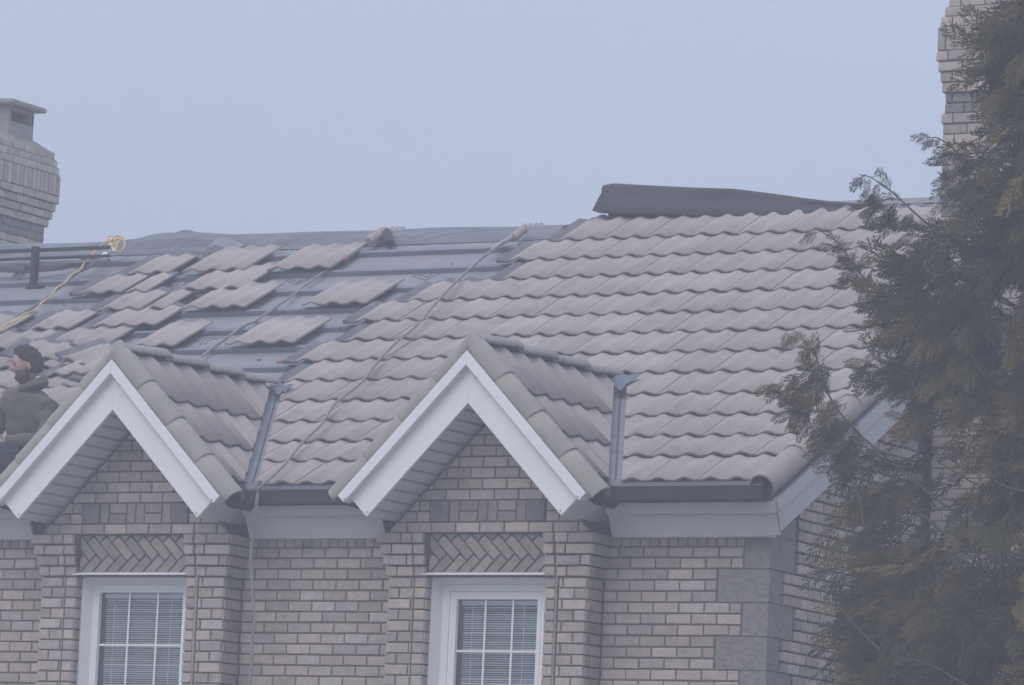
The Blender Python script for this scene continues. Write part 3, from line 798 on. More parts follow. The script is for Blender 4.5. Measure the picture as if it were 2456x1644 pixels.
# ---- main eave: fascia board, trim, gutter, between the dormers and to the corner
EV = [(-13.3, XC[0]-1.0), (XC[0]+.93, XC[1]-.93), (XC[1]+.93, .125)]
for i, (a, b2) in enumerate(EV):
    m = MB(); m.prism([(a, -.11, .325), (a, -.19, .482), (a, -.17, .49), (a, -.09, .333)], (b2-a, 0, 0)); bevel(m.build('fascia_board', [MT['fascia']], house), .003)
    m = MB(); m.prism([(a, -.215, .474), (a, -.25, .552), (a, -.20, .56), (a, -.17, .476)], (b2-a+.01, 0, 0)); bevel(m.build('fascia_trim', [MT['fascia']], house), .002)
    ga, gb = (a-.05 if i else a), (b2+.03 if i < 2 else b2-.04)
    m = MB()
    prof_ = [(-.255, .545), (-.330, .552), (-.338, .562), (-.332, .655), (-.322, .668), (-.30, .672)]
    m.prism([(ga, y, z) for y, z in prof_]+[(ga, -.24, .60)], (gb-ga, 0, 0))
    g_ = m.build('gutter', [MT['gutter']], house)
    m = MB(); m.prism([(ga+.01, -.334, .657), (ga+.01, -.262, .716), (ga+.01, -.255, .712), (ga+.01, -.325, .650)], (gb-ga-.02, 0, 0)); bevel(m.build('drip_edge', [MT['gutter_lip']], g_), .002)
    m = MB(); m.box((a, -.108, .322), (b2-(.09 if i == 2 else 0), .01, .332)); m.build('soffit_board', [MT['soffit']], house)
# ---- main rake (gable end on the right)
def rk(Y, h, X): return rp(X, Y, h)
for nm, h0, h1, x0, x1, yend_, m_ in (('barge_board', -.385, -.222, .10, .125, 4.9, 'fascia'), ('barge_trim', -.228, -.135, .11, .150, 4.9, 'fascia')):
    y0 = -.12 if nm == 'barge_board' else -.20
    pts = [rp(x0, y0, 0), ]
    b = MB()
    ha, hb = (h0, h1)
    lo0 = rp(x0, YE+.10, ha); 
    b.prism([rp(x0, YE+.006, ha), rp(x0, YR, ha), rp(x0, YR, hb), rp(x0, YE+.006, hb)], (x1-x0, 0, 0)); bevel(b.build(nm, [MT[m_]], house), .002)
b = MB(); b.prism([rp(-.01, YE+.1, -.375), rp(-.01, YR, -.375), rp(-.01, YR, -.36), rp(-.01, YE+.1, -.36)], (.11, 0, 0)); b.build('soffit', [MT['soffit']], house)
def rake_barrel(Ya, Yb):
    ax = (rp(0, Yb)-rp(0, Ya)).normalized(); nrm = Vector((.25, -M_*CN, CN)).normalized()
    nrm = (nrm-ax*nrm.dot(ax)).normalized(); sv = ax.cross(nrm); rows_ = []
    p0, p1 = rp(.070, Ya, -.030), rp(.070, Yb, -.040)
    for t, r_ in ((0, .098), (.03, .104), (.5, .101), (1, .097)):
        c = p0.lerp(p1, t); rows_.append([c+(nrm*math.cos(R(a))+sv*math.sin(R(a)))*r_ for a in range(-100, 101, 20)])
    b = MB(); b.grid(rows_); solid(b.build('verge_tile', [MT['tile']], house, smooth=True), .014, -1)
yy = -.34
for y_ in (.17, .60, 1.06, 1.5, 1.93, 2.38): rake_barrel(yy, y_+.04); yy = y_
while yy < YR-.1: rake_barrel(yy, yy+.5); yy += .45

# ---- chimney on the right gable end
def chimney(parent, X0, X1, Y0, Y1, zbase, rows, faces, name='chimney', prio=1.0, phase=0.0):
    """rows: (z bottom, height, outset, kind)"""
    core = MB()
    ztop = rows[-1][0]+rows[-1][1]
    ins = .012
    core.box((X0+ins, Y0+ins, zbase), (X1-ins, Y1-ins, rows[0][0]))
    for z, h, o, kind in rows: core.box((X0-o+ins, Y0-o+ins, z-.001), (X1+o-ins, Y1+o-ins, z+h))
    ch = core.build(name, [MT['mortar']], parent)
    for ri, (z, h, o, kind) in enumerate(rows):
        for face in faces:
            if face == 'front': a, b = X0-o, X1+o
            else: a, b = Y0-o, Y1+o
            L = {'s': .2, 'v': .071, 'r': .16, 't': .071}[kind]
            j = a-(.1 if (ri % 2 and kind in 'sr') else 0)
            mk = {'s': 'brick', 'v': 'brick', 'r': 'rstone', 't': 'brick'}[kind]
            while j < b-.02:
                p, q = max(j, a), min(j+L, b); j += L
                if q-p < .03: continue
                d = .03
                if face == 'front': put_brick(ch, ((p+q)/2, Y0-o+d/2-.0, z+h/2), (q-p)-.009, h-.009, d, 0, mk, prio=prio)
                else: put_brick(ch, (X1+o-d/2, (p+q)/2, z+h/2), (q-p)-.009, h-.011, d, R(90), mk, prio=prio)
    return ch
rowsR = []
z = 4.255-CH*60
zz = [(-.0, 's')]
seq = []     # from below the chimney band downwards and upwards
zB = 4.25
down = [(.077, 's'), (.058, 's'), (.037, 's'), (.02, 's'), (-.012, 'r'), (-.012, 'r'), (.019, 's')]+[(0, 's')]*6+[(.03, 's'), (-.004, 'r'), (-.004, 'r'), (.012, 's')]+[(0, 's')]*62
for i, (o, k) in enumerate(down): rowsR.append((zB-CH*(i+1), CH, o*.68, k))
rowsR.reverse()
rowsR.append((zB, .185, .048, 'v'))
for i, o in enumerate((.034, .010, -.010, -.03, -.03, -.03, -.03, -.03)): rowsR.append((zB+.185+CH*i, CH, o, 's'))
rowsR = [r for r in rowsR if r[0] > -1.2]
chim = chimney(house, .085, 1.10, 2.5, 3.35, zb, rowsR, ('front', 'side'), prio=.9)
b = MB(); b.box((.03, 2.45, 5.067), (1.15, 3.4, 5.16)); bevel(b.build('chimney_cap', [MT['concrete']], house), .01)

# rear flat dormer whose pale edge shows above the ridge
b = MB()
pl = [atY(1930, 487, 6.6), atY(2300, 477, 6.6)]
zt_ = pl[0].z
b.box((pl[0].x, 6.6, zt_-.9), (1.2, 8.2, zt_+.0)); b.build('rear_dormer', [MT['valley']], house)
b = MB(); b.box((pl[0].x-.03, 6.57, zt_-.045), (1.23, 8.23, zt_+.0)); b.build('rear_dormer_edge', [MT['grey_metal']], house)

# ================================================================== NEIGHBOUR with the far chimney
nb_ = empty('neighbour_house', 'fog faded brick chimney of the house behind, rising over the ridge', 'house', (-13, 9, -4.4))
rowsL = []
zA = 4.61
dn = [(.2, 's'), (.152, 's'), (.107, 's'), (.06, 's'), (-.005, 'r'), (-.005, 'r'), (0, 's'), (0, 's')]
for i, (o, k) in enumerate(dn): rowsL.append((zA-CH*i, CH, o*.46, k))
for i in range(8, 22): rowsL.append((zA-CH*i, CH, 0, 's'))
rowsL.reverse(); rowsL.append((zA+CH, .205, .096, 'v'))
for i, o in enumerate((.088, .065, .04)): rowsL.append((zA+CH+.205+CH*i, CH, o, 's'))
chimL = chimney(nb_, -13.45, -12.53, 8.05, 9.00, zb, rowsL, ('side', 'front'))
zc = zA+CH+.205+CH*3
b = MB(); i0 = 0
# mortar haunch
o1 = .02
b.V += [Vector(p) for p in ((-13.45-o1, 8.05-o1, zc), (-12.53+o1, 8.05-o1, zc), (-12.53+o1, 8.97+o1, zc), (-13.45-o1, 8.97+o1, zc), (-13.3, 8.28, zc+.09), (-12.62, 8.28, zc+.09), (-12.62, 8.86, zc+.09), (-13.3, 8.86, zc+.09))]
for f in ((0, 3, 2, 1), (4, 5, 6, 7), (0, 1, 5, 4), (1, 2, 6, 5), (2, 3, 7, 6), (3, 0, 4, 7)): b.F.append(f); b.M.append(0)
b.build('haunching', [MT['concrete']], nb_)
# hollow concrete cap with openings
cap = MB(); za_, zb_ = zc+.05, 5.50
x0, x1, y0, y1 = -13.10, -12.60, 8.36, 8.80
cap.box((x0, y0, za_), (x1, y1, za_+.17)); cap.box((x0, y0, zb_-.04), (x1, y1, zb_))
for (xa, xb, ya, yb2) in ((x1-.05, x1, y0, y0+.05), (x1-.05, x1, y1-.05, y1), (x0, x0+.05, y0, y0+.05), (x0, x0+.05, y1-.05, y1)): cap.box((xa, ya, za_+.17), (xb, yb2, zb_-.04))
cap.box((x0+.05, y0, za_+.17), (x1-.05, y0+.04, zb_-.04))
cap.box((x0+.02, y0+.05, za_+.17), (x1-.10, y1-.04, zb_-.04), 1); cap.box((x0+.03, y1-.045, za_+.17), (x1, y1-.005, zb_-.04))
bevel(cap.build('chimney_pot', [MT['concrete'], MT['dark']], nb_), .006)
b = MB(); b.prism([(x0-.09, y0-.09, zb_+.02), (x1+.09, y0-.09, zb_-.0), (x1+.09, y0-.09, zb_+.05), (x0-.09, y0-.09, zb_+.075)], (0, y1-y0+.18, 0)); bevel(b.build('chimney_cap', [MT['concrete']], nb_), .015, 2)
b = MB(); b.prism([(-16, 6.9+4.2, 1.0), (-16, 6.9+4.2, zb), (-16, 15.5, zb), (-16, 15.5, 1.0), (-16, 12.6, 2.9)], (4.5, 0, 0))
b.build('wall', [MT['mortar']], nb_)
b = MB(); b.prism([(-16.2, 8.0, .9), (-16.2, 12.6, 3.0), (-16.2, 15.8, 1.0), (-16.2, 15.8, .85), (-16.2, 12.6, 2.85), (-16.2, 8.0, .75)], (5.0, 0, 0)); b.build('roof', [MT['tile']], nb_)
b = MB(); b.box((-13.6, 7.9, zb), (-12.4, 11.2, .8)); b.build('wall', [MT['mortar']], nb_)

# ================================================================== things on the ridge
# wrinkled underlay laid over the bare ridge
b = MB(); rows_ = []
zrd = rp(0, YR, HD).z
prof_top = [(-60, 588), (60, 586), (180, 584), (270, 580), (330, 573), (372, 562), (400, 559), (470, 558), (560, 563), (640, 561), (720, 558), (820, 555), (930, 553), (1000, 549), (1060, 546), (1150, 545), (1240, 545), (1310, 541), (1380, 541)]
top = [atY(x, y, YR+.02) for x, y in prof_top]
for i in range(len(top)-1):
    for t in (0, .25, .5, .75):
        p = top[i].lerp(top[i+1], t); q = (i+t)
        w1 = mnoise.noise(Vector((q*1.7, 0, 0)))*.02; w2 = mnoise.noise(Vector((q*2.3, 7, 0)))*.025
        X = p.x
        fz = rp(X, YR-.16, HD+.01)
        rows_.append([rp(X, YR-.20+w2, HD+.006), rp(X, YR-.15+w2, HD+.030+abs(w1)), Vector((X, YR-.10, p.z-.075+w1)), Vector((X, YR-.055+w1, p.z-.022)), Vector((X, YR+.02, p.z)), Vector((X, YR+.10, p.z-.035+w2)), Vector((X, YR+.30, zrd-.16))])
b.grid(rows_); o = b.build('ridge_underlay', [MT['wrap']], None, smooth=False); solid(o, .006)
tag(o, 'wrinkled dark underlay strip folded over the bare roof ridge', 'underlay')
# small dark hump lying behind the ridge
b = MB(); pts = [atY(x, y, YR+.2) for x, y in ((408, 562), (425, 555), (440, 551), (455, 552), (464, 556), (465, 562))]
b.prism(pts, (0, .25, 0)); o = b.build('tile_offcut', [MT['wrap']]); bevel(o, .01); tag(o, 'small dark rounded offcut poking above the wrinkled ridge underlay', 'offcut')
b = MB(); c = atY(532, 586, YR-.25); rows_ = []
for i in range(7):
    t = i/6; X = c.x-.16+.32*t; hgt = .07*math.sin(math.pi*min(1, t*1.1+.05))+.02
    rows_.append([rp(X, YR-.36, HD+.02), rp(X+.02, YR-.33, HD+.03+hgt), rp(X+.03, YR-.25, HD+.04+hgt*1.2), rp(X+.02, YR-.16, HD+.03+hgt)])
b.grid(rows_); o = b.build('crumpled_sheet', [MT['under']], smooth=False); solid(o, .006); tag(o, 'crumpled pale sheet lying just below the bare ridge', 'sheet')

# dark roofing membrane rolled back over the ridge
b = MB(); rows_ = []
st = [(1450, 445, 497), (1470, 441, 503), (1560, 446, 505), (1640, 450, 507), (1700, 452, 508), (1760, 454, 508), (1850, 465, 508), (1920, 475, 508), (1990, 484, 508), (2060, 490, 508), (2160, 493, 508), (2290, 494, 507)]
for i in range(len(st)-1):
    for t in (0, .5) if i else (0, .2, .5, .8):
        x = st[i][0]+(st[i+1][0]-st[i][0])*t; yt = st[i][1]+(st[i+1][1]-st[i][1])*t; yb3 = st[i][2]+(st[i+1][2]-st[i][2])*t
        pt, pb = atY(x, yt, YR+.10), atY(x, yb3+6, YR+.03)
        hgt = max(.03, pt.z-pb.z); rr = min(.055, hgt*.4); X = pt.x
        ww = (mnoise.noise(Vector((x*.013, 2, 0)))*.03+mnoise.noise(Vector((x*.05, 5, 0)))*.012)*min(1, hgt*6)
        row = [Vector((X-.02, YR-.06, pb.z-.02)), Vector((X-.015, YR-.0+ww, pb.z+.3*hgt)), Vector((X, YR+.055+ww, pb.z+hgt*.7))]
        for a in (160, 120, 90, 50, 0, -40, -80, -110):
            row.append(Vector((X, YR+.05+rr+rr*math.cos(R(a)), pt.z-rr+rr*math.sin(R(a)))))
        row.append(Vector((X+.01, YR+.10, pb.z+.25*hgt)))
        row.append(Vector((X+.01, YR+.20, pb.z-.05)))
        rows_.append(row)
b.grid(rows_); o = b.build('roofing_membrane', [MT['membrane']], smooth=True); solid(o, .008)
tag(o, 'dark membrane sheet curled up along the ridge above the finished tiles', 'membrane')
# narrow capping under the membrane (top line of tiles)
b = MB(); rows_ = []
for i in range(40):
    X = -4.70+4.75*i/39; w1 = mnoise.noise(Vector((X*6, 0, 0)))*.012
    rows_.append([rp(X, YR-.06, .03+w1), rp(X, YR+.0, .055+w1), rp(X, YR+.10, -.02)])

# ================================================================== guard rail
g = empty('guard_rail', 'black metal guard post with thin rails at the top of the stripped roof', 'guard rail', onroof(80, 693, HD))
pb_ = onroof(80, 690, HD+.0)
S1 = pb_
topz = atY(80, 592, pb_.y).z
b = MB(); b.box((S1.x-.028, S1.y-.03, S1.z-.01), (S1.x+.028, S1.y+.03, topz)); bevel(b.build('post', [MT['black']], g), .004)
b = MB(); b.box((S1.x-.05, S1.y-.05, S1.z-.012), (S1.x+.12, S1.y+.05, S1.z+.008)); b.build('foot_plate', [MT['black']], g)
for (ya_, yb4, th, mm_) in ((604, 598, .014, 'black'), (623, 618, .011, 'black'), (634, 629, .011, 'wrap')):
    P0, P1 = atY(-150, ya_+6, pb_.y+.06), atY(262, yb4-4, pb_.y+.06)
    b = MB(); n_ = 10
    rows_ = []
    for i in range(n_+1):
        p = P0.lerp(P1, i/n_); rows_.append([p+Vector((0, -.02, -th)), p+Vector((0, .02, -th)), p+Vector((0, .02, th)), p+Vector((0, -.02, th))])
    b.grid(rows_, close=True); b.build('rail', [MT[mm_]], g)
# torn black strap
b = MB(); pts = [(-60, 652), (0, 650), (60, 651), (110, 648), (150, 642), (190, 630), (215, 622), (240, 618)]; wd = [.012, .012, .016, .014, .022, .034, .03, .008]
rows_ = []
for (x, y), w_ in zip(pts, wd):
    p = onroof(x, y, HD+.07); rows_.append([p+Vector((0, 0, -w_)), p+Vector((0, .02, w_))])
b.grid(rows_); o = b.build('torn_strap', [MT['black']]); solid(o, .004); tag(o, 'torn black strap stretched past the guard post towards the yellow cord', 'strap')
b = MB(); P3 = [onroof(x, y, HD+.05) for x, y in ((40, 635), (62, 634), (58, 646), (50, 650), (40, 662), (30, 663), (42, 650))]
b.F.append(tuple(range(len(P3)))); b.V += P3; b.M.append(0); o = b.build('torn_scrap', [MT['black']]); solid(o, .006); tag(o, 'small torn dark scrap hanging from the strap beside the guard post', 'scrap')

# ================================================================== ropes
def smooth_pts(P, n=6):
    P = [Vector(p) for p in P]; o = []
    for i in range(len(P)-1):
        p0, p1, p2, p3 = P[max(i-1, 0)], P[i], P[i+1], P[min(i+2, len(P)-1)]
        for k in range(n):
            t = k/n; o.append(.5*((2*p1)+(-p0+p2)*t+(2*p0-5*p1+4*p2-p3)*t*t+(-p0+3*p1-3*p2+p3)*t**3))
    o.append(P[-1]); return o
def twisted(b, P, r, pitch=.05, seg=5, strands=3):
    P = smooth_pts(P, 5); L = [0]
    # resample evenly
    Q = [P[0]]; step = pitch/6; acc = 0
    for i in range(1, len(P)):
        seg_v = P[i]-P[i-1]; d = seg_v.length; t = step-acc
        while t <= d and d > 0: Q.append(P[i-1]+seg_v*(t/d)); t += step
        acc = (acc+d) % step
    for s_ in range(strands):
        pts = []; side = None
        for i, q in enumerate(Q):
            tg = (Q[min(i+1, len(Q)-1)]-Q[max(i-1, 0)]).normalized()
            if side is None: side = tg.orthogonal().normalized()
            side = (side-tg*side.dot(tg)).normalized(); bi = tg.cross(side)
            a = 2*math.pi*(i*step/pitch+s_/strands); pts.append(q+(side*math.cos(a)+bi*math.sin(a))*r*.52)
        b.tube(pts, r*.56, seg, 0)
rope1 = empty('safety_rope', 'long twisted rope from ridge over the finished tiles, hanging before the wall', 'rope', onroof(1192, 589, 0), group='roofers ropes')
pl = [(1228, 574, -.02), (1192, 589, -.0), (1178, 602, .0), (1140, 633, .03), (1086, 684, .085), (1041, 732, .085), (997, 783, .085), (953, 819, .085), (905, 869, .085), (867, 917, .085), (802, 971, .085), (770, 1019, .085), (730, 1057, .085), (679, 1118, .085), (645, 1150, .08), (626, 1166, .06)]
P = [onroof(x, y, h) for x, y, h in pl]
P += [atY(619, 1180, -.37), atY(617, 1197, -.38), atY(612, 1238, -.37), atY(606, 1291, -.36), atY(601, 1332, -.355), atY(603, 1370, -.35), atY(606, 1427, -.35), atY(611, 1479, -.35), atY(604, 1537, -.35), atY(604, 1588, -.35), atY(599, 1644, -.35)]
last = P[-1]; P += [last+Vector((-.01, 0, -.5)), last+Vector((.01, 0, -2.2)), Vector((last.x, last.y, zb+.03))]
b = MB(); twisted(b, P, .0125, .08); b.build('rope', [MT['rope']], rope1)
b = MB(); b.tube(smooth_pts([onroof(x, y, h) for x, y, h in ((1178, 602, .0), (1195, 588, .0), (1215, 577, .01), (1232, 566, .02))], 4), [.02]*12+[.022], 7); b.build('wrapped_end', [MT['rope_green']], rope1)
def sleeve(owner, P0, P1, r=.035):
    b = MB(); n_ = 16; pts = [P0.lerp(P1, i/n_) for i in range(n_+1)]
    b.tube(pts, [r*(1+.16*((i % 2)*2-1)*.6) for i in range(n_+1)], 10); b.build('rope_sleeve', [MT['sleeve']], owner, smooth=False)
def clasp(owner, P):
    b = MB()
    b.box(P+Vector((-.02, -.03, -.035)), P+Vector((.16, .03, -.008)))
    for dx in (0, .06, .10): b.tube([P+Vector((dx, -.02, -.01)), P+Vector((dx+.015, .0, .012)), P+Vector((dx+.035, .0, .01)), P+Vector((dx+.045, 0, -.01))], .008, 6)
    b.build('ridge_clasp', [MT['grey_metal']], owner); b = MB(); b.tube([P+Vector((-.05, -.02, -.015)), P+Vector((-.015, -.01, .0))], .020, 8); b.build('tape_band', [MT['sleeve']], owner)
sleeve(rope1, onroof(1231, 571, .01), onroof(1258, 549, .02), .036); clasp(rope1, atY(1268, 541, YR-.02)+Vector((0, 0, .0)))
rope2 = empty('safety_rope', 'second rope crossing the bare underlay, from the other ridge sleeve to the smaller gable', 'rope', onroof(716, 699, 0), group='roofers ropes')
pl = [(880, 583, .0), (855, 600, -.03), (826, 621, -.045), (782, 650, -.04), (727, 688, -.045), (716, 699, -.045), (652, 743, -.02), (616, 768, -.05), (580, 785, -.02), (549, 808, .05), (522, 827, -.03), (464, 871, -.05), (440, 890, -.06)]
b = MB(); twisted(b, [onroof(x, y, h) for x, y, h in pl], .012, .08); b.build('rope', [MT['rope']], rope2)
b = MB(); b.tube([onroof(x, y, -.02) for x, y in ((826, 621), (845, 607), (862, 595), (882, 582))], [.018, .02, .02, .022], 7); b.build('wrapped_end', [MT['rope_green']], rope2)
b = MB(); b.tube([onroof(822, 624, -.02), onroof(832, 616, -.02)], .024, 8); b.build('tape_band', [MT['red']], rope2)
sleeve(rope2, onroof(884, 580, .0), onroof(922, 554, .02), .042); clasp(rope2, atY(936, 549, YR-.02))
b = MB(); b.tube([onroof(925, 560, .0), onroof(935, 585, -.03)], [.05, .04], 8); b.tube([onroof(936, 584, -.04), onroof(938, 590, -.06)], .035, 8); o = b.build('rolled_felt', [MT['membrane']]); tag(o, 'dark rolled felt end tucked under the ridge by the larger rope sleeve', 'felt roll')
# yellow cord and hose
yc = empty('yellow_cord', 'yellow cord running down the stripped roof from its tangle at the ridge', 'cord', onroof(200, 640, 0))
def z3(P, h): return [onroof(x, y, h) for x, y in P]
YP = [(298, 571), (285, 574), (268, 578), (256, 580), (247, 586), (238, 593), (230, 601), (219, 613), (210, 622), (204, 629), (197, 640), (191, 649), (180, 655), (168, 662), (157, 678), (138, 689), (128, 703), (122, 710), (111, 718), (103, 724), (92, 736), (82, 745), (57, 754), (47, 763), (38, 770), (25, 776), (15, 779), (0, 791), (-30, 812), (-90, 850)]
b = MB(); b.tube(smooth_pts(z3(YP, .085), 3), .0085, 6); b.build('cord', [MT['yellow']], yc)
b = MB()
T1 = [(268, 578), (258, 572), (264, 566), (276, 576), (268, 590), (262, 582), (272, 572), (284, 566), (294, 570), (299, 580), (297, 592), (290, 602), (281, 604), (276, 597), (283, 582), (290, 574), (286, 568)]
b.tube(smooth_pts(z3(T1, .12), 4), .008, 5)
q = [onroof(x, y, .10) for x, y in ((272, 585), (284, 578), (285, 592), (280, 596))]; i = len(b.V); b.V += q; b.F.append((i, i+1, i+2, i+3)); b.M.append(0)
b.build('tangle', [MT['yellow']], yc)
b = MB(); b.tube(z3([(242, 617), (250, 612), (258, 611)], .06), [.014, .024, .022], 8); b.tube(z3([(262, 602), (270, 596), (278, 604), (272, 600), (266, 584), (260, 586)], .08), .011, 6); b.build('connector', [MT['white']], yc)
b = MB(); b.tube(smooth_pts(z3([(243, 616), (215, 640), (184, 655), (160, 676), (124, 704), (86, 733), (40, 760), (0, 781), (-60, 815)], .01), 4), .014, 6)
o = b.build('air_hose', [MT['wrap']]); tag(o, 'thin dark hose running beside the yellow cord', 'hose')

# blue sheet scraps at the heads of the two valleys
def scrap(P, label, seed):
    b = MB(); n = 7; a, c2_, d2, e2 = [Vector(p) for p in P]; rows_ = []
    for i in range(n+1):
        row = []
        for j in range(n+1):
            p = a.lerp(c2_, i/n).lerp(e2.lerp(d2, i/n), j/n)
            row.append(p+Vector((0, -.25, .7))*mnoise.noise(Vector((i*.55, j*.9, seed)))*.028)
        rows_.append(row)
    b.grid(rows_); o = b.build('blue_sheet', [MT['blue']]); solid(o, .004); tag(o, label, 'sheet')
scrap([onroof(1450, 902, .075), onroof(1535, 898, .07), onroof(1502, 922, .06), onroof(1490, 940, .03)], 'crumpled blue sheet where the ridge of the bigger gable meets finished tiles', 3)
scrap([onroof(648, 922, .05), onroof(706, 922, .05), onroof(684, 938, .04), onroof(664, 946, .03)], 'crumpled blue sheet where the ridge of the smaller gable meets the valley', 9)
b = MB(); b.tube([onroof(664, 869, -.035), onroof(704, 867, -.035)], .012, 6); o = b.build('red_tag', [MT['red']]); tag(o, 'short red tape strip lying on a batten above the blue sheet', 'tape')

# ================================================================== loose tiles near the worker
def loose(px, py, rot, tx, h, label, n=2):
    p = onroof(px, py, h)
    me = tile_mesh(n, .40, flange=True)
    mw = Matrix.Translation(p) @ ROOFROT @ Matrix.Rotation(rot, 4, 'Z') @ Matrix.Rotation(tx, 4, 'Y')
    o = obj('loose_roof_tile', me, None, mw); tag(o, label, 'roof tile', 'loose roof tiles around the worker'); return o
loose(150, 862, R(-24), R(6), .05, 'loose tile tilted clockwise, topmost one behind the worker')
loose(112, 905, R(-8), R(-4), .015, 'loose tile lying flat directly behind the back of the worker')
loose(198, 912, R(12), R(4), .03, 'loose tile leaning beside the verge of the smaller gable')
loose(30, 858, R(8), R(10), .07, 'loose tile propped up just behind the hair of the worker')

# ================================================================== flush pieces
def flush():
    from collections import defaultdict
    groups = defaultdict(list)
    for p in PIECES:
        root = p[3]
        while root.parent is not None: root = root.parent
        groups[(p[0], root.name)].append(p)
    for (name, root), L in groups.items():
        L.sort(key=lambda p: -p[4])
        for (nm, me, mw, parent, ar, label) in L[:300]:
            o = bpy.data.objects.new(nm, me); COL.objects.link(o); o.parent = parent; o.matrix_basis = world_of(parent).inverted() @ mw
            if label: o['label'] = label
        rest = L[300:]
        if rest:
            V, Fc, Mi, T, mats = [], [], [], [], []
            for (nm, me, mw, parent, ar, label) in rest:
                i = len(V); V += [mw @ v.co for v in me.vertices]; idx = []
                for m in me.materials:
                    if m not in mats: mats.append(m)
                    idx.append(mats.index(m))
                t = rnd.random()
                for p in me.polygons: Fc.append(tuple(i+k for k in p.vertices)); Mi.append(idx[p.material_index] if idx else 0); T.append(t)
            me = mesh(name, V, Fc, mats, Mi); at = me.attributes.new('tone', 'FLOAT', 'FACE'); at.data.foreach_set('value', T)
            rt_ = bpy.data.objects[root]; o = obj(name, me, rt_, None); o['kind'] = 'stuff'
flush()
# ================================================================== PERSON
def eval_mesh(o):
    dg = bpy.context.evaluated_depsgraph_get(); me = bpy.data.meshes.new_from_object(o.evaluated_get(dg)); d = o.data
    bpy.data.objects.remove(o); return me
def skin_mesh(J, E_, sub=2):
    """J: name -> (point, radius)"""
    names = list(J); me = bpy.data.meshes.new('skin_tmp'); me.from_pydata([tuple(J[n][0]) for n in names], [(names.index(a), names.index(b)) for a, b in E_], [])
    o = bpy.data.objects.new('skin_tmp', me); COL.objects.link(o)
    sk = o.modifiers.new('s', 'SKIN'); sk.use_smooth_shade = True
    for i, n in enumerate(names):
        r = J[n][1]; me.skin_vertices[0].data[i].radius = r if isinstance(r, tuple) else (r, r); me.skin_vertices[0].data[i].use_root = (i == 0)
    ss = o.modifiers.new('u', 'SUBSURF'); ss.levels = sub; ss.render_levels = sub
    return eval_mesh(o)
SEAT = onroof(66, 1120, .0); PD = (SEAT-CAM).dot(fw)
def pp(x, y, d=0.0):
    return CAM + ray(x, y)*(PD+d)
PX = PD/F
person = empty('person', 'bearded man in dark olive hoodie and jeans sitting on the stripped roof', 'person', SEAT)
J = dict(pelvis=(pp(70, 1098, .05), .13), waist=(pp(70, 1060, .05), .10), chest=(pp(68, 1000, .04), (.12, .10)), upper=(pp(68, 962, .03), .09), neck=(pp(68, 930, .03), .062), head0=(pp(66, 895, .02), .07),
    ls=(pp(108, 974, -.06), .050), le=(pp(103, 1056, -.16), .030), lw=(pp(16, 1058, -.22), .028), lp=(pp(4, 1057, -.22), .036),
    rs=(pp(20, 958, .12), .062), re=(pp(-12, 1035, .12), .046), rw=(pp(-42, 1068, -.06), .03), rp_=(pp(-52, 1068, -.08), .036),
    lh=(pp(88, 1112, -.06), .10), lk=(pp(-50, 1100, -.14), .072), la=(pp(-70, 1215, -.10), .045), lt=(pp(-135, 1222, -.12), .035),
    rh=(pp(40, 1108, .14), .10), rk_=(pp(-80, 1085, .16), .072), ra=(pp(-110, 1195, .2), .045), rt_=(pp(-165, 1200, .2), .035))
E1 = [('pelvis', 'waist'), ('waist', 'chest'), ('chest', 'upper'), ('upper', 'neck'), ('neck', 'head0'), ('upper', 'ls'), ('ls', 'le'), ('le', 'lw'), ('lw', 'lp'), ('upper', 'rs'), ('rs', 're'), ('re', 'rw'), ('rw', 'rp_'),
      ('pelvis', 'lh'), ('lh', 'lk'), ('lk', 'la'), ('la', 'lt'), ('pelvis', 'rh'), ('rh', 'rk_'), ('rk_', 'ra'), ('ra', 'rt_')]
body_me = skin_mesh(J, E1)
parts_m = [body_me]
for hx, hy, hd_ in ((4, 1057, -.22), (-52, 1068, -.08)):
    for k, (dx, dy, L_) in enumerate(((-9, -9, 1.0), (-11, -3, 1.1), (-10, 3, 1.05), (-8, 8, .85), (-1, -12, .7))):
        p0 = pp(hx-2+dx*.2, hy+dy*.5, hd_-.005*k)
        if k == 4: c = [pp(hx+2, hy-4, hd_-.02), pp(hx-1, hy-10, hd_-.035), pp(hx-6, hy-14, hd_-.035)]
        else: c = [p0, pp(hx+dx*L_, hy+dy*.9, hd_-.012), pp(hx+dx*1.5*L_, hy+dy+5, hd_+.0), pp(hx+dx*1.2*L_, hy+dy+10, hd_+.02)]
        Jf = {str(i): (p, .0095-.0012*i) for i, p in enumerate(c)}
        parts_m.append(skin_mesh(Jf, [(str(i), str(i+1)) for i in range(len(c)-1)], 1))
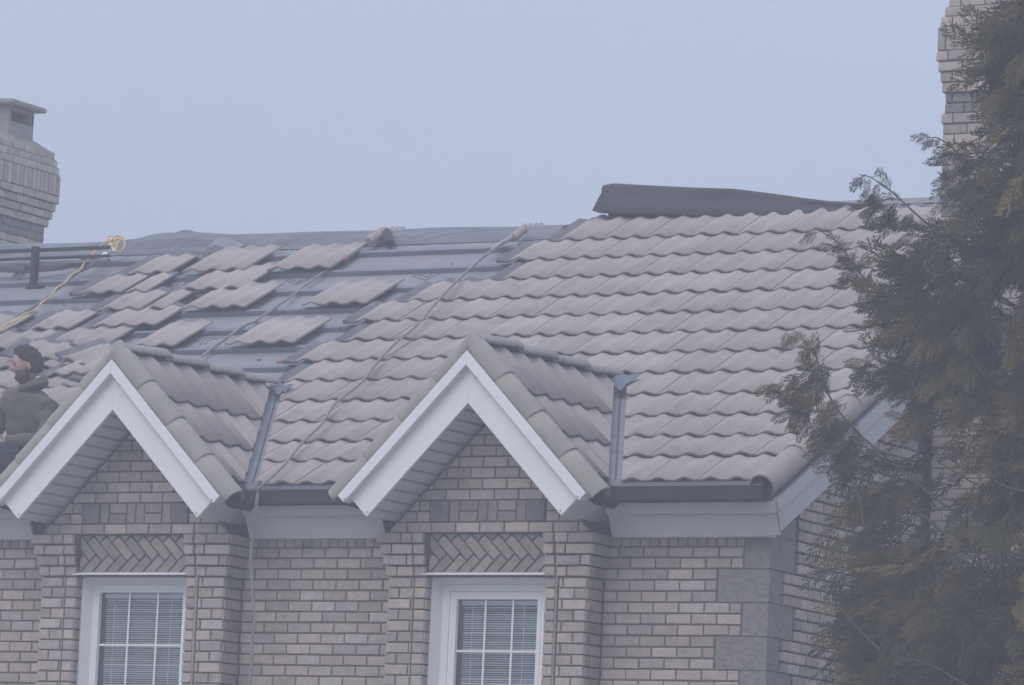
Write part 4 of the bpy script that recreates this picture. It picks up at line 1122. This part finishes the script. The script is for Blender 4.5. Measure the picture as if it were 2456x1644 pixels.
# head frame: forward = picture left and a little towards the viewer
HF = (-rt*.97-fw*.24).normalized(); HU = Vector((0, 0, 1)); HS = HF.cross(HU).normalized(); HU = HS.cross(HF)
HF, HU = (HF*.99-HU*.12).normalized(), (HU*.99+HF*.12).normalized()
HC = pp(63, 875, .0)
HR = (.108, .085, .128)      # forward, side, up
def gs(x, s): return math.exp(-x*x/(2*s*s))
def head_surface(f, s, u, k=1.0):
    """unit direction -> point"""
    r = Vector((f*HR[0], s*HR[1], u*HR[2]))*k
    jaw = max(0, -u); r.x *= 1-.10*jaw; r.y *= 1-.22*jaw
    if f > 0:
        r.x += .034*gs(s, .085)*gs(u+.13, .11) + .010*gs(s, .12)*gs(u+.19, .05)      # nose
        r.x += .006*gs(u-.22, .10)*gs(s, .5)                                        # brow
        r.x -= .013*gs(abs(s)-.34, .12)*gs(u-.06, .09)                              # eye sockets
        r.x += .008*gs(s, .22)*gs(u+.47, .05) + .007*gs(s, .2)*gs(u+.60, .05)       # lips
        r.x += .018*gs(s, .3)*gs(u+.85, .14)                                        # chin
    return HC + HF*r.x + HS*r.y + HU*r.z
b = MB(); nu, nv = 36, 48; rows_ = []
for i in range(nu+1):
    th = math.pi*i/nu; row = []
    for j in range(nv):
        ph = 2*math.pi*j/nv; row.append(head_surface(math.sin(th)*math.cos(ph), math.sin(th)*math.sin(ph), math.cos(th)))
    rows_.append(row)
b.grid(rows_, close=True)
for sgn in (1, -1):     # ears
    c = HC+HS*sgn*.083-HF*.008-HU*.012; rr = []
    for i in range(7):
        a = math.pi*i/6; rr.append([c+HU*(.034*math.cos(a))+(-HF*math.cos(q)+HS*sgn*math.sin(q)*.35)*.021*math.sin(a)+HS*sgn*.006 for q in [2*math.pi*k/8 for k in range(8)]])
    b.grid(rr, close=True)
parts_m.append(mesh('head_tmp', b.V, b.F, MT['skin'], None, True))
V, Fc = [], []
for me in parts_m:
    i = len(V); V += [v.co.copy() for v in me.vertices]; Fc += [tuple(i+k for k in p.vertices) for p in me.polygons]
obj('body', mesh('body', V, Fc, MT['skin'], None, True), person)
for sgn in (1, -1):
    c = HC+HF*.091+HS*sgn*.031+HU*.010
    bm = bmesh.new(); bmesh.ops.create_uvsphere(bm, u_segments=10, v_segments=8, radius=.009, matrix=Matrix.Translation(c)); me = bpy.data.meshes.new('eye'); bm.to_mesh(me); bm.free(); me.materials.append(MT['hair']); obj('eye', me, person)
for sgn in (1, -1):
    b = MB(); b.tube([HC+HF*f_+HS*sgn*s_+HU*u_ for f_, s_, u_ in ((.101, .016, .030), (.099, .030, .034), (.086, .044, .029))], [.004, .005, .003], 6); b.build('eyebrow', [MT['beard']], person)
def hairy(name, test, k, amp, fr_, seed, mk='hair'):
    b = MB(); nu, nv = 60, 80; ids = {}
    for i in range(nu+1):
        for j in range(nv):
            th = math.pi*i/nu; ph = 2*math.pi*j/nv; f, s, u = math.sin(th)*math.cos(ph), math.sin(th)*math.sin(ph), math.cos(th)
            t = test(f, s, u)
            p = head_surface(f, s, u, 1.0); d = (p-HC).normalized()
            n1 = mnoise.noise(p*fr_+Vector((seed, 0, 0)))*amp+mnoise.noise(p*fr_*2.6)*amp*.6
            ids[(i, j)] = (len(b.V), t); b.V.append(p+d*(k*max(-.4, min(1, t*4))+n1*(1 if t > .05 else .3)))
    for i in range(nu):
        for j in range(nv):
            q = [ids[(i, j)], ids[(i, (j+1) % nv)], ids[(i+1, (j+1) % nv)], ids[(i+1, j)]]
            if max(x[1] for x in q) > -.02: b.F.append(tuple(x[0] for x in q)); b.M.append(0)
    return b.build(name, [MT[mk]], person)
# positive where hair grows
hairy('hair', lambda f, s, u: min(max(-f*.9+.25+u*.62-.05*abs(s), u-.70+.0*f), u+.62 if f < -.12 else 1) - (.35*gs(f-.05, .18)*gs(abs(s)-.95, .22)*gs(u+.1, .22)), .024, .014, 55, 1)
hairy('beard', lambda f, s, u: min(-u-.32-.30*gs(s, .2)*gs(u+.47, .07)+.14*gs(f-.05, .2), f+.10+.0*u), .020, .007, 70, 5, 'beard')
# hoodie: torso and sleeves, hood collar
JH = dict(w0=(pp(72, 1092, .05), (.20, .16)), w1=(pp(72, 1050, .05), (.195, .155)), chest=(pp(72, 1002, .04), (.198, .15)), upper=(pp(70, 960, .03), (.16, .13)), nk=(pp(72, 926, .03), (.096, .09)),
    ls=(pp(110, 976, -.06), .085), lm=(pp(112, 1016, -.11), .074), le=(pp(102, 1056, -.16), .066), lf=(pp(58, 1058, -.20), .056), lw=(pp(18, 1057, -.22), .042), lc=(pp(13, 1057, -.22), .040),
    rs=(pp(20, 960, .12), .080), re=(pp(-12, 1035, .12), .066), rw=(pp(-38, 1064, -.05), .044))
EH = [('w0', 'w1'), ('w1', 'chest'), ('chest', 'upper'), ('upper', 'nk'), ('upper', 'ls'), ('ls', 'lm'), ('lm', 'le'), ('le', 'lf'), ('lf', 'lw'), ('lw', 'lc'), ('upper', 'rs'), ('rs', 're'), ('re', 'rw')]
hm_ = skin_mesh(JH, EH, 3)
for v in hm_.vertices:
    p = v.co; n_ = v.normal
    w_ = mnoise.noise(Vector((p.x*5, p.y*5, p.z*13)))*.016+mnoise.noise(Vector((p.x*16+p.z*9, p.y*9, p.z*20-p.x*14)))*.008
    v.co = p+n_*(w_+mnoise.noise(Vector((p.x*7-p.z*11, p.y*7, p.z*9+p.x*12)))*.014)
hm_.materials.clear(); hm_.materials.append(MT['hoodie']); hood_o = obj('hoodie', hm_, person)
b = MB(); rows_ = []
for i in range(17):
    a = 2*math.pi*i/16; c = pp(76, 925, .03)+(-HF*math.cos(a)*.088+HS*math.sin(a)*.094)+HU*(-.006+.018*math.cos(a))
    rr = .036+.012*max(0, math.cos(a))+.005*math.sin(a*3); out_ = (-HF*math.cos(a)+HS*math.sin(a)); row = []
    for k in range(9):
        q = 2*math.pi*k/8; row.append(c+out_*rr*math.cos(q)+HU*rr*1.0*math.sin(q)+Vector((0, 0, 1))*mnoise.noise(c*20)*.006)
    rows_.append(row)
b.grid(rows_); b.build('hood', [MT['hoodie']], person, smooth=True)
JJ = dict(p=(pp(70, 1104, .05), (.17, .15)), lh=(pp(84, 1114, -.06), .115), lk=(pp(-50, 1100, -.14), .085), la=(pp(-70, 1208, -.10), .058), rh=(pp(40, 1110, .14), .115), rk_=(pp(-80, 1085, .16), .085), ra=(pp(-110, 1188, .2), .058))
jm = skin_mesh(JJ, [('p', 'lh'), ('lh', 'lk'), ('lk', 'la'), ('p', 'rh'), ('rh', 'rk_'), ('rk_', 'ra')], 2)
jm.materials.clear(); jm.materials.append(MT['jeans']); obj('jeans', jm, person)
for a_, c_ in (((-70, 1218, -.10), (-140, 1224, -.12)), ((-110, 1198, .2), (-172, 1202, .2))):
    sm = skin_mesh({'a': (pp(*a_), .055), 'b': (pp(*c_), .042)}, [('a', 'b')], 2); sm.materials.clear(); sm.materials.append(MT['black']); obj('shoe', sm, person)
# ================================================================== TREE
rs = np.random.RandomState(5)
def spray_proto(seed):
    q = random.Random(seed); Q = []   # quads: (p0,p1,w0,w1,tone)
    def seg(p0, p1, w0, w1, t):
        p0, p1 = np.array(p0), np.array(p1); d = p1-p0; n = np.array([-d[1], d[0], 0.0]); L = np.linalg.norm(n) or 1; n = n/L
        n = n+np.array([0, 0, q.uniform(-.5, .5)]); Q.append(([p0-n*w0, p1-n*w1, p1+n*w1, p0+n*w0], t))
    nodes = []; ang = 0.0; p = np.zeros(3); n_ = 9
    for i in range(n_+1):
        nodes.append((p.copy(), ang)); ang += q.uniform(-.10, .10); st = 1/n_
        p = p+np.array([math.cos(ang)*st, math.sin(ang)*st, -.07*st*i*.6])
    for i in range(n_):
        t = i/n_; seg(nodes[i][0], nodes[i+1][0], .010*(1.3-t), .010*(1.2-t), .1+.5*t)
    for i in range(1, n_+1):
        for sd in ((-1, 1) if i < n_ else (q.choice((-1, 1)),)):
            if q.random() < .12: continue
            p0, a0 = nodes[i]; t = i/n_; L = (.46*(1-t)**.7+.10)*q.uniform(.75, 1.15); a = a0+sd*R(q.uniform(34, 52)); pts = [p0]; m = 4
            for k in range(m):
                a -= sd*R(q.uniform(2, 8)); pts.append(pts[-1]+np.array([math.cos(a), math.sin(a), -.12-.1*k])*L/m)
                seg(pts[-2], pts[-1], .0115, .010, .25+.4*t+.1*k)
                for s2 in (-1, 1):
                    if q.random() < .2: continue
                    b_ = a+s2*R(q.uniform(30, 48)); l2 = L*.30*(1.1-k/m)*q.uniform(.7, 1.2)+.02
                    seg(pts[-1], pts[-1]+np.array([math.cos(b_), math.sin(b_), -.25+q.uniform(-.2, .2)])*l2, .0115, .006, .45+.4*t+.1*k)
    V = np.array([v for f, _ in Q for v in f]); T = np.array([t for _, t in Q for _k in range(4)])
    return V, T
PROTO = [spray_proto(i) for i in range(10)]
YT = -2.3
SV, ST = [], []
def add_spray(p, d, nrm, L, tone):
    V, T = PROTO[rs.randint(len(PROTO))]
    d = d/np.linalg.norm(d); n = nrm-d*np.dot(nrm, d); n /= (np.linalg.norm(n)+1e-9); s = np.cross(n, d)
    W_ = V[:, :1]*d+V[:, 1:2]*s*.85+V[:, 2:3]*n
    SV.append(W_*L+p); ST.append(np.clip(tone+.28*(T-.5), 0, 1))
LB = [(-400, 2460), (-200, 2420), (0, 2385), (60, 2345), (110, 2310), (180, 2335), (240, 2352), (310, 2335), (360, 2300), (410, 2280), (470, 2310), (520, 2325), (580, 2290), (620, 2200), (660, 2130), (700, 2060), (760, 2045), (800, 2055), (850, 2085), (900, 2105), (960, 2135), (1010, 2150),
      (1060, 2130), (1110, 2090), (1150, 2020), (1210, 1985), (1270, 1955), (1310, 1945), (1360, 1975), (1400, 1980), (1450, 1985), (1510, 1945), (1570, 1955), (1640, 1965), (1800, 2000), (2100, 2100), (2500, 2200)]
def left(y): return float(np.interp(y, [a for a, _ in LB], [b for _, b in LB]))+(132 if y > 620 else 128)
HOLES = [(2335, 1015, 45, 40), (2325, 1120, 30, 40), (2110, 790, 26, 18), (2335, 1285, 26, 36), (2200, 1085, 24, 20), (2240, 870, 22, 26), (2170, 740, 20, 14), (2060, 760, 16, 16), (2350, 640, 24, 18), (2300, 540, 34, 34), (2300, 130, 30, 60), (2290, 450, 24, 40), (2105, 1030, 20, 30)]
def in_hole(x, y, k=1.0): return any(((x-a)/(c*k))**2+((y-b_)/(d*k))**2 < 1 for a, b_, c, d in HOLES)
TRX = atY(2560, 1000, YT).x; TRUNK = np.array([TRX, YT, 0.0])
tree = empty('cedar_tree', 'tall dark green cedar tree with drooping sprays in front of the corner', 'tree', (TRX, YT, zb))
b = MB(); b.tube([Vector((TRX+.03*math.sin(z*1.3), YT+.03*math.cos(z), z)) for z in np.linspace(zb, 6.9, 18)], [float(v) for v in np.linspace(.16, .02, 18)], 10); b.build('trunk', [MT['bark']], tree)
tw = MB()
def vnp(v): return np.array(v)
def cluster(c, out, n, L, tone, spread=.14):
    for _ in range(n):
        o = rs.normal(size=3)*spread*np.array([1, .8, .9])
        d = out*.75+np.array([0, 0, -.62])+rs.normal(size=3)*.42
        nr = np.array([0, 0, 1.0])*.3+rs.normal(size=3)*.8+vnp(-fw)*.9
        add_spray(c+o, d, nr, L*rs.uniform(.65, 1.25), np.clip(tone+rs.normal()*.10, 0, 1))
# dense crown from clusters spread through its volume
zt_tree = 7.0
for i in range(820):
    y = rs.uniform(-420, 2250) if rs.rand() < .9 else rs.uniform(-420, 3000)
    xl = left(y); u = rs.rand()**1.35; x = xl+28+u*(3050-xl)
    din = (x-xl)/345.0
    half = min(1.15, .16+.62*din)
    q_ = rs.rand(); Yo = -half*rs.uniform(-.3, 1) if q_ < .30 else (-half*rs.uniform(.55, 1.0) if q_ < .72 else half*rs.uniform(.2, 1.25))
    if in_hole(x, y, 1.7): continue
    p = vnp(atY(x, y, YT))+np.array([0, Yo, 0])
    if in_hole(*inframe(Vector(p))[1:3], 1.7): continue
    if y < 0: p[0] += .0
    out = p-np.array([TRX, YT, p[2]]); rr = np.linalg.norm(out)+1e-6; out /= rr
    if rr > 1.9: p = np.array([TRX, YT, p[2]])+out*1.9
    tone = .42+.5*mnoise.noise(Vector(p)*1.6)+rs.normal()*.18
    if y > 850: tone += .10
    cluster(p, out, 9, .33, tone, .12)
    if rs.rand() < .6:
        a = np.array([TRX, YT, p[2]-.1-.25*rr]); m = (a+p)/2+np.array([0, 0, -.08]); tw.tube([Vector(a), Vector(m), Vector(p), Vector(p+out*.15+np.array([0, 0, .02]))], [.014, .009, .005, .002], 4, caps=False)
tw_o = tw.build('twigs', [MT['twig']], tree); tw_o['kind'] = 'stuff'
# individual leading branches that reach out over the roof (source pixel path, depth offset, spray length)
BRN = [
 ([(2420, 640), (2330, 600), (2250, 556), (2195, 512), (2150, 470), (2110, 440), (2085, 424), (2058, 419)], -.1, [(2200, 585, 9, 36), (2105, 500, 10, 24), (2085, 505, 9, 24), (2065, 460, 4, 14), (2060, 430, 2, 8), (2250, 625, 10, 44)], .22),
 ([(2400, 1010), (2300, 930), (2200, 815), (2140, 735), (2070, 665), (2040, 625), (2018, 590), (1985, 565), (1952, 545)], -.25, [(2160, 780, 22, 60), (2100, 770, 18, 50), (2040, 650, 14, 28), (2020, 620, 10, 24), (2000, 590, 5, 16), (1968, 560, 1, 8)], .42),
 ([(2380, 1300), (2200, 1160), (2110, 1085), (2060, 1040), (2010, 985), (1980, 930), (1965, 880), (1950, 838), (1925, 815), (1890, 806)], -.35, [(1985, 1050, 34, 46), (1950, 995, 26, 34), (1915, 935, 18, 26), (1925, 885, 12, 22), (1925, 845, 6, 14), (1905, 812, 3, 8), (1900, 975, 14, 22), (2010, 1085, 16, 34)], .50),
 ([(2480, 500), (2400, 440), (2330, 400), (2292, 362), (2268, 342), (2245, 330), (2222, 332)], -.1, [(2300, 440, 18, 46), (2290, 390, 9, 30), (2262, 372, 4, 20), (2240, 400, 4, 14)], .2),
 ([(2480, 760), (2380, 700), (2300, 640), (2240, 585), (2200, 540), (2180, 530)], -.2, [(2260, 650, 22, 60), (2200, 640, 16, 50), (2160, 640, 10, 40)], .25),
 ([(2450, 1000), (2300, 960), (2200, 900), (2120, 880), (2060, 880), (2020, 900)], -.3, [(2160, 930, 22, 60), (2100, 940, 20, 50), (2050, 900, 12, 36), (2030, 880, 8, 26)], .36),
 ([(2420, 1500), (2250, 1330), (2120, 1220), (2020, 1180), (1960, 1190)], -.4, [(2060, 1200, 20, 60), (2000, 1200, 16, 40), (1975, 1220, 9, 26)], .55),
 ([(2420, 1600), (2250, 1450), (2120, 1360), (2020, 1320), (1945, 1308)], -.4, [(2060, 1350, 20, 60), (2000, 1330, 16, 36), (1965, 1320, 9, 26)], .55),
 ([(2440, 1720), (2290, 1590), (2150, 1500), (2040, 1440), (1960, 1420)], -.45, [(2080, 1470, 20, 60), (2020, 1450, 16, 40), (1975, 1450, 9, 30), (2000, 1540, 14, 40), (1975, 1600, 14, 40)], .5),
 ([(2420, 150), (2370, 110), (2330, 95), (2290, 110)], -.2, [(2350, 140, 18, 40), (2320, 130, 12, 30), (2300, 150, 8, 22)], .25),
 ([(2440, 300), (2380, 260), (2330, 250), (2290, 290)], -.2, [(2350, 300, 18, 40), (2320, 290, 10, 30)], .25)]
for bi, (P, dy, SP, tone) in enumerate(BRN[:9]):
    if bi >= 5: P = [(x+70, y) for x, y in P]; SP = [(x+70, y, n, r) for x, y, n, r in SP]
    SP = [(x+(34 if r > 12 else 10), y-6, n, r) for x, y, n, r in SP]
    if bi == 1: SP = [(x, y, int(n*.8), r*.8) for x, y, n, r in SP]
    pts = [atY(x, y, YT+dy-.0) for x, y in P]; n_ = len(pts)
    b = MB(); b.tube(smooth_pts(pts, 3), [float(v) for v in np.linspace(.011, .002, (n_-1)*3+1)], 6); b.build('branch', [MT['twig']], tree)
    for x, y, n2, sp_ in SP:
        c = vnp(atY(x, y, YT+dy)); 
        for _ in range(n2):
            o = np.array([rs.normal()*sp_/345*.62, rs.normal()*.10, rs.normal()*sp_/345*.6])
            # start near the branch axis, fan out down-left
            d = np.array([-.55, -.15, -.55])+rs.normal(size=3)*.38
            add_spray(c+o, d, vnp(-fw)+rs.normal(size=3)*.6, rs.uniform(.11, .21)*(.7 if sp_ < 20 else 1), np.clip(tone+rs.normal()*.12, 0, 1))
    for i in range(2, n_):
        for _ in range(2):
            p = vnp(pts[i-1].lerp(pts[i], rs.rand())); d = vnp((pts[i]-pts[i-1]).normalized())*.5+np.array([-.2, 0, -.6])*rs.uniform(0, 1.2)+rs.normal(size=3)*.3
            add_spray(p, d, vnp(-fw)+rs.normal(size=3)*.5, rs.uniform(.10, .17), np.clip(tone-.1+rs.normal()*.1, 0, 1))
# a few bare pale twigs showing in the lower crown
for P in ([(2170, 1565), (2210, 1580), (2260, 1610), (2330, 1650)], [(2150, 1590), (2190, 1582), (2230, 1596)], [(2010, 1450), (2050, 1500), (2110, 1560)], [(2240, 1330), (2250, 1420), (2245, 1480)], [(2030, 1130), (2060, 1190), (2070, 1260)], [(2290, 1480), (2310, 1540), (2300, 1600)], [(2380, 1150), (2420, 1170), (2456, 1178)]):
    b = MB(); pts = [atY(x, y, YT-1.0) for x, y in P]; b.tube(smooth_pts(pts, 4), [float(v) for v in np.linspace(.003, .007, (len(P)-1)*4+1)], 5); b.build('branch', [MT['twig']], tree)
V = np.concatenate(SV).astype(np.float32); T = np.concatenate(ST).astype(np.float32); nv = len(V); nf = nv//4
me = bpy.data.meshes.new('crown'); me.vertices.add(nv); me.vertices.foreach_set('co', V.ravel()); me.loops.add(nv); me.loops.foreach_set('vertex_index', np.arange(nv, dtype=np.int32))
me.polygons.add(nf); me.polygons.foreach_set('loop_start', np.arange(0, nv, 4, dtype=np.int32)); me.polygons.foreach_set('loop_total', np.full(nf, 4, dtype=np.int32))
at = me.attributes.new('tone', 'FLOAT', 'POINT'); at.data.foreach_set('value', T); me.update(calc_edges=True); me.materials.append(MT['leaf'])
o = obj('crown', me, tree); o['kind'] = 'stuff'
print('tree quads', nf)
# ================================================================== ground and air
b = MB(); b.V += [Vector(p) for p in ((-110, -110, zb), (110, -110, zb), (110, 110, zb), (-110, 110, zb))]; b.F.append((0, 1, 2, 3)); b.M.append(0)
o = b.build('ground', [MT['ground']]); o['kind'] = 'structure'
b = MB(); b.box((-112, -112, zb-1), (112, 112, 8.2))
hm = bpy.data.materials.new('haze'); hm.use_nodes = True; t = hm.node_tree; t.nodes.clear()
om = N(t, 'ShaderNodeOutputMaterial'); pv = N(t, 'ShaderNodeVolumePrincipled'); pv.inputs['Density'].default_value = .0060; pv.inputs['Color'].default_value = (.90, .91, .97, 1); pv.inputs['Anisotropy'].default_value = .2
t.links.new(pv.outputs[0], om.inputs['Volume'])
o = b.build('haze', [hm]); o['kind'] = 'stuff'
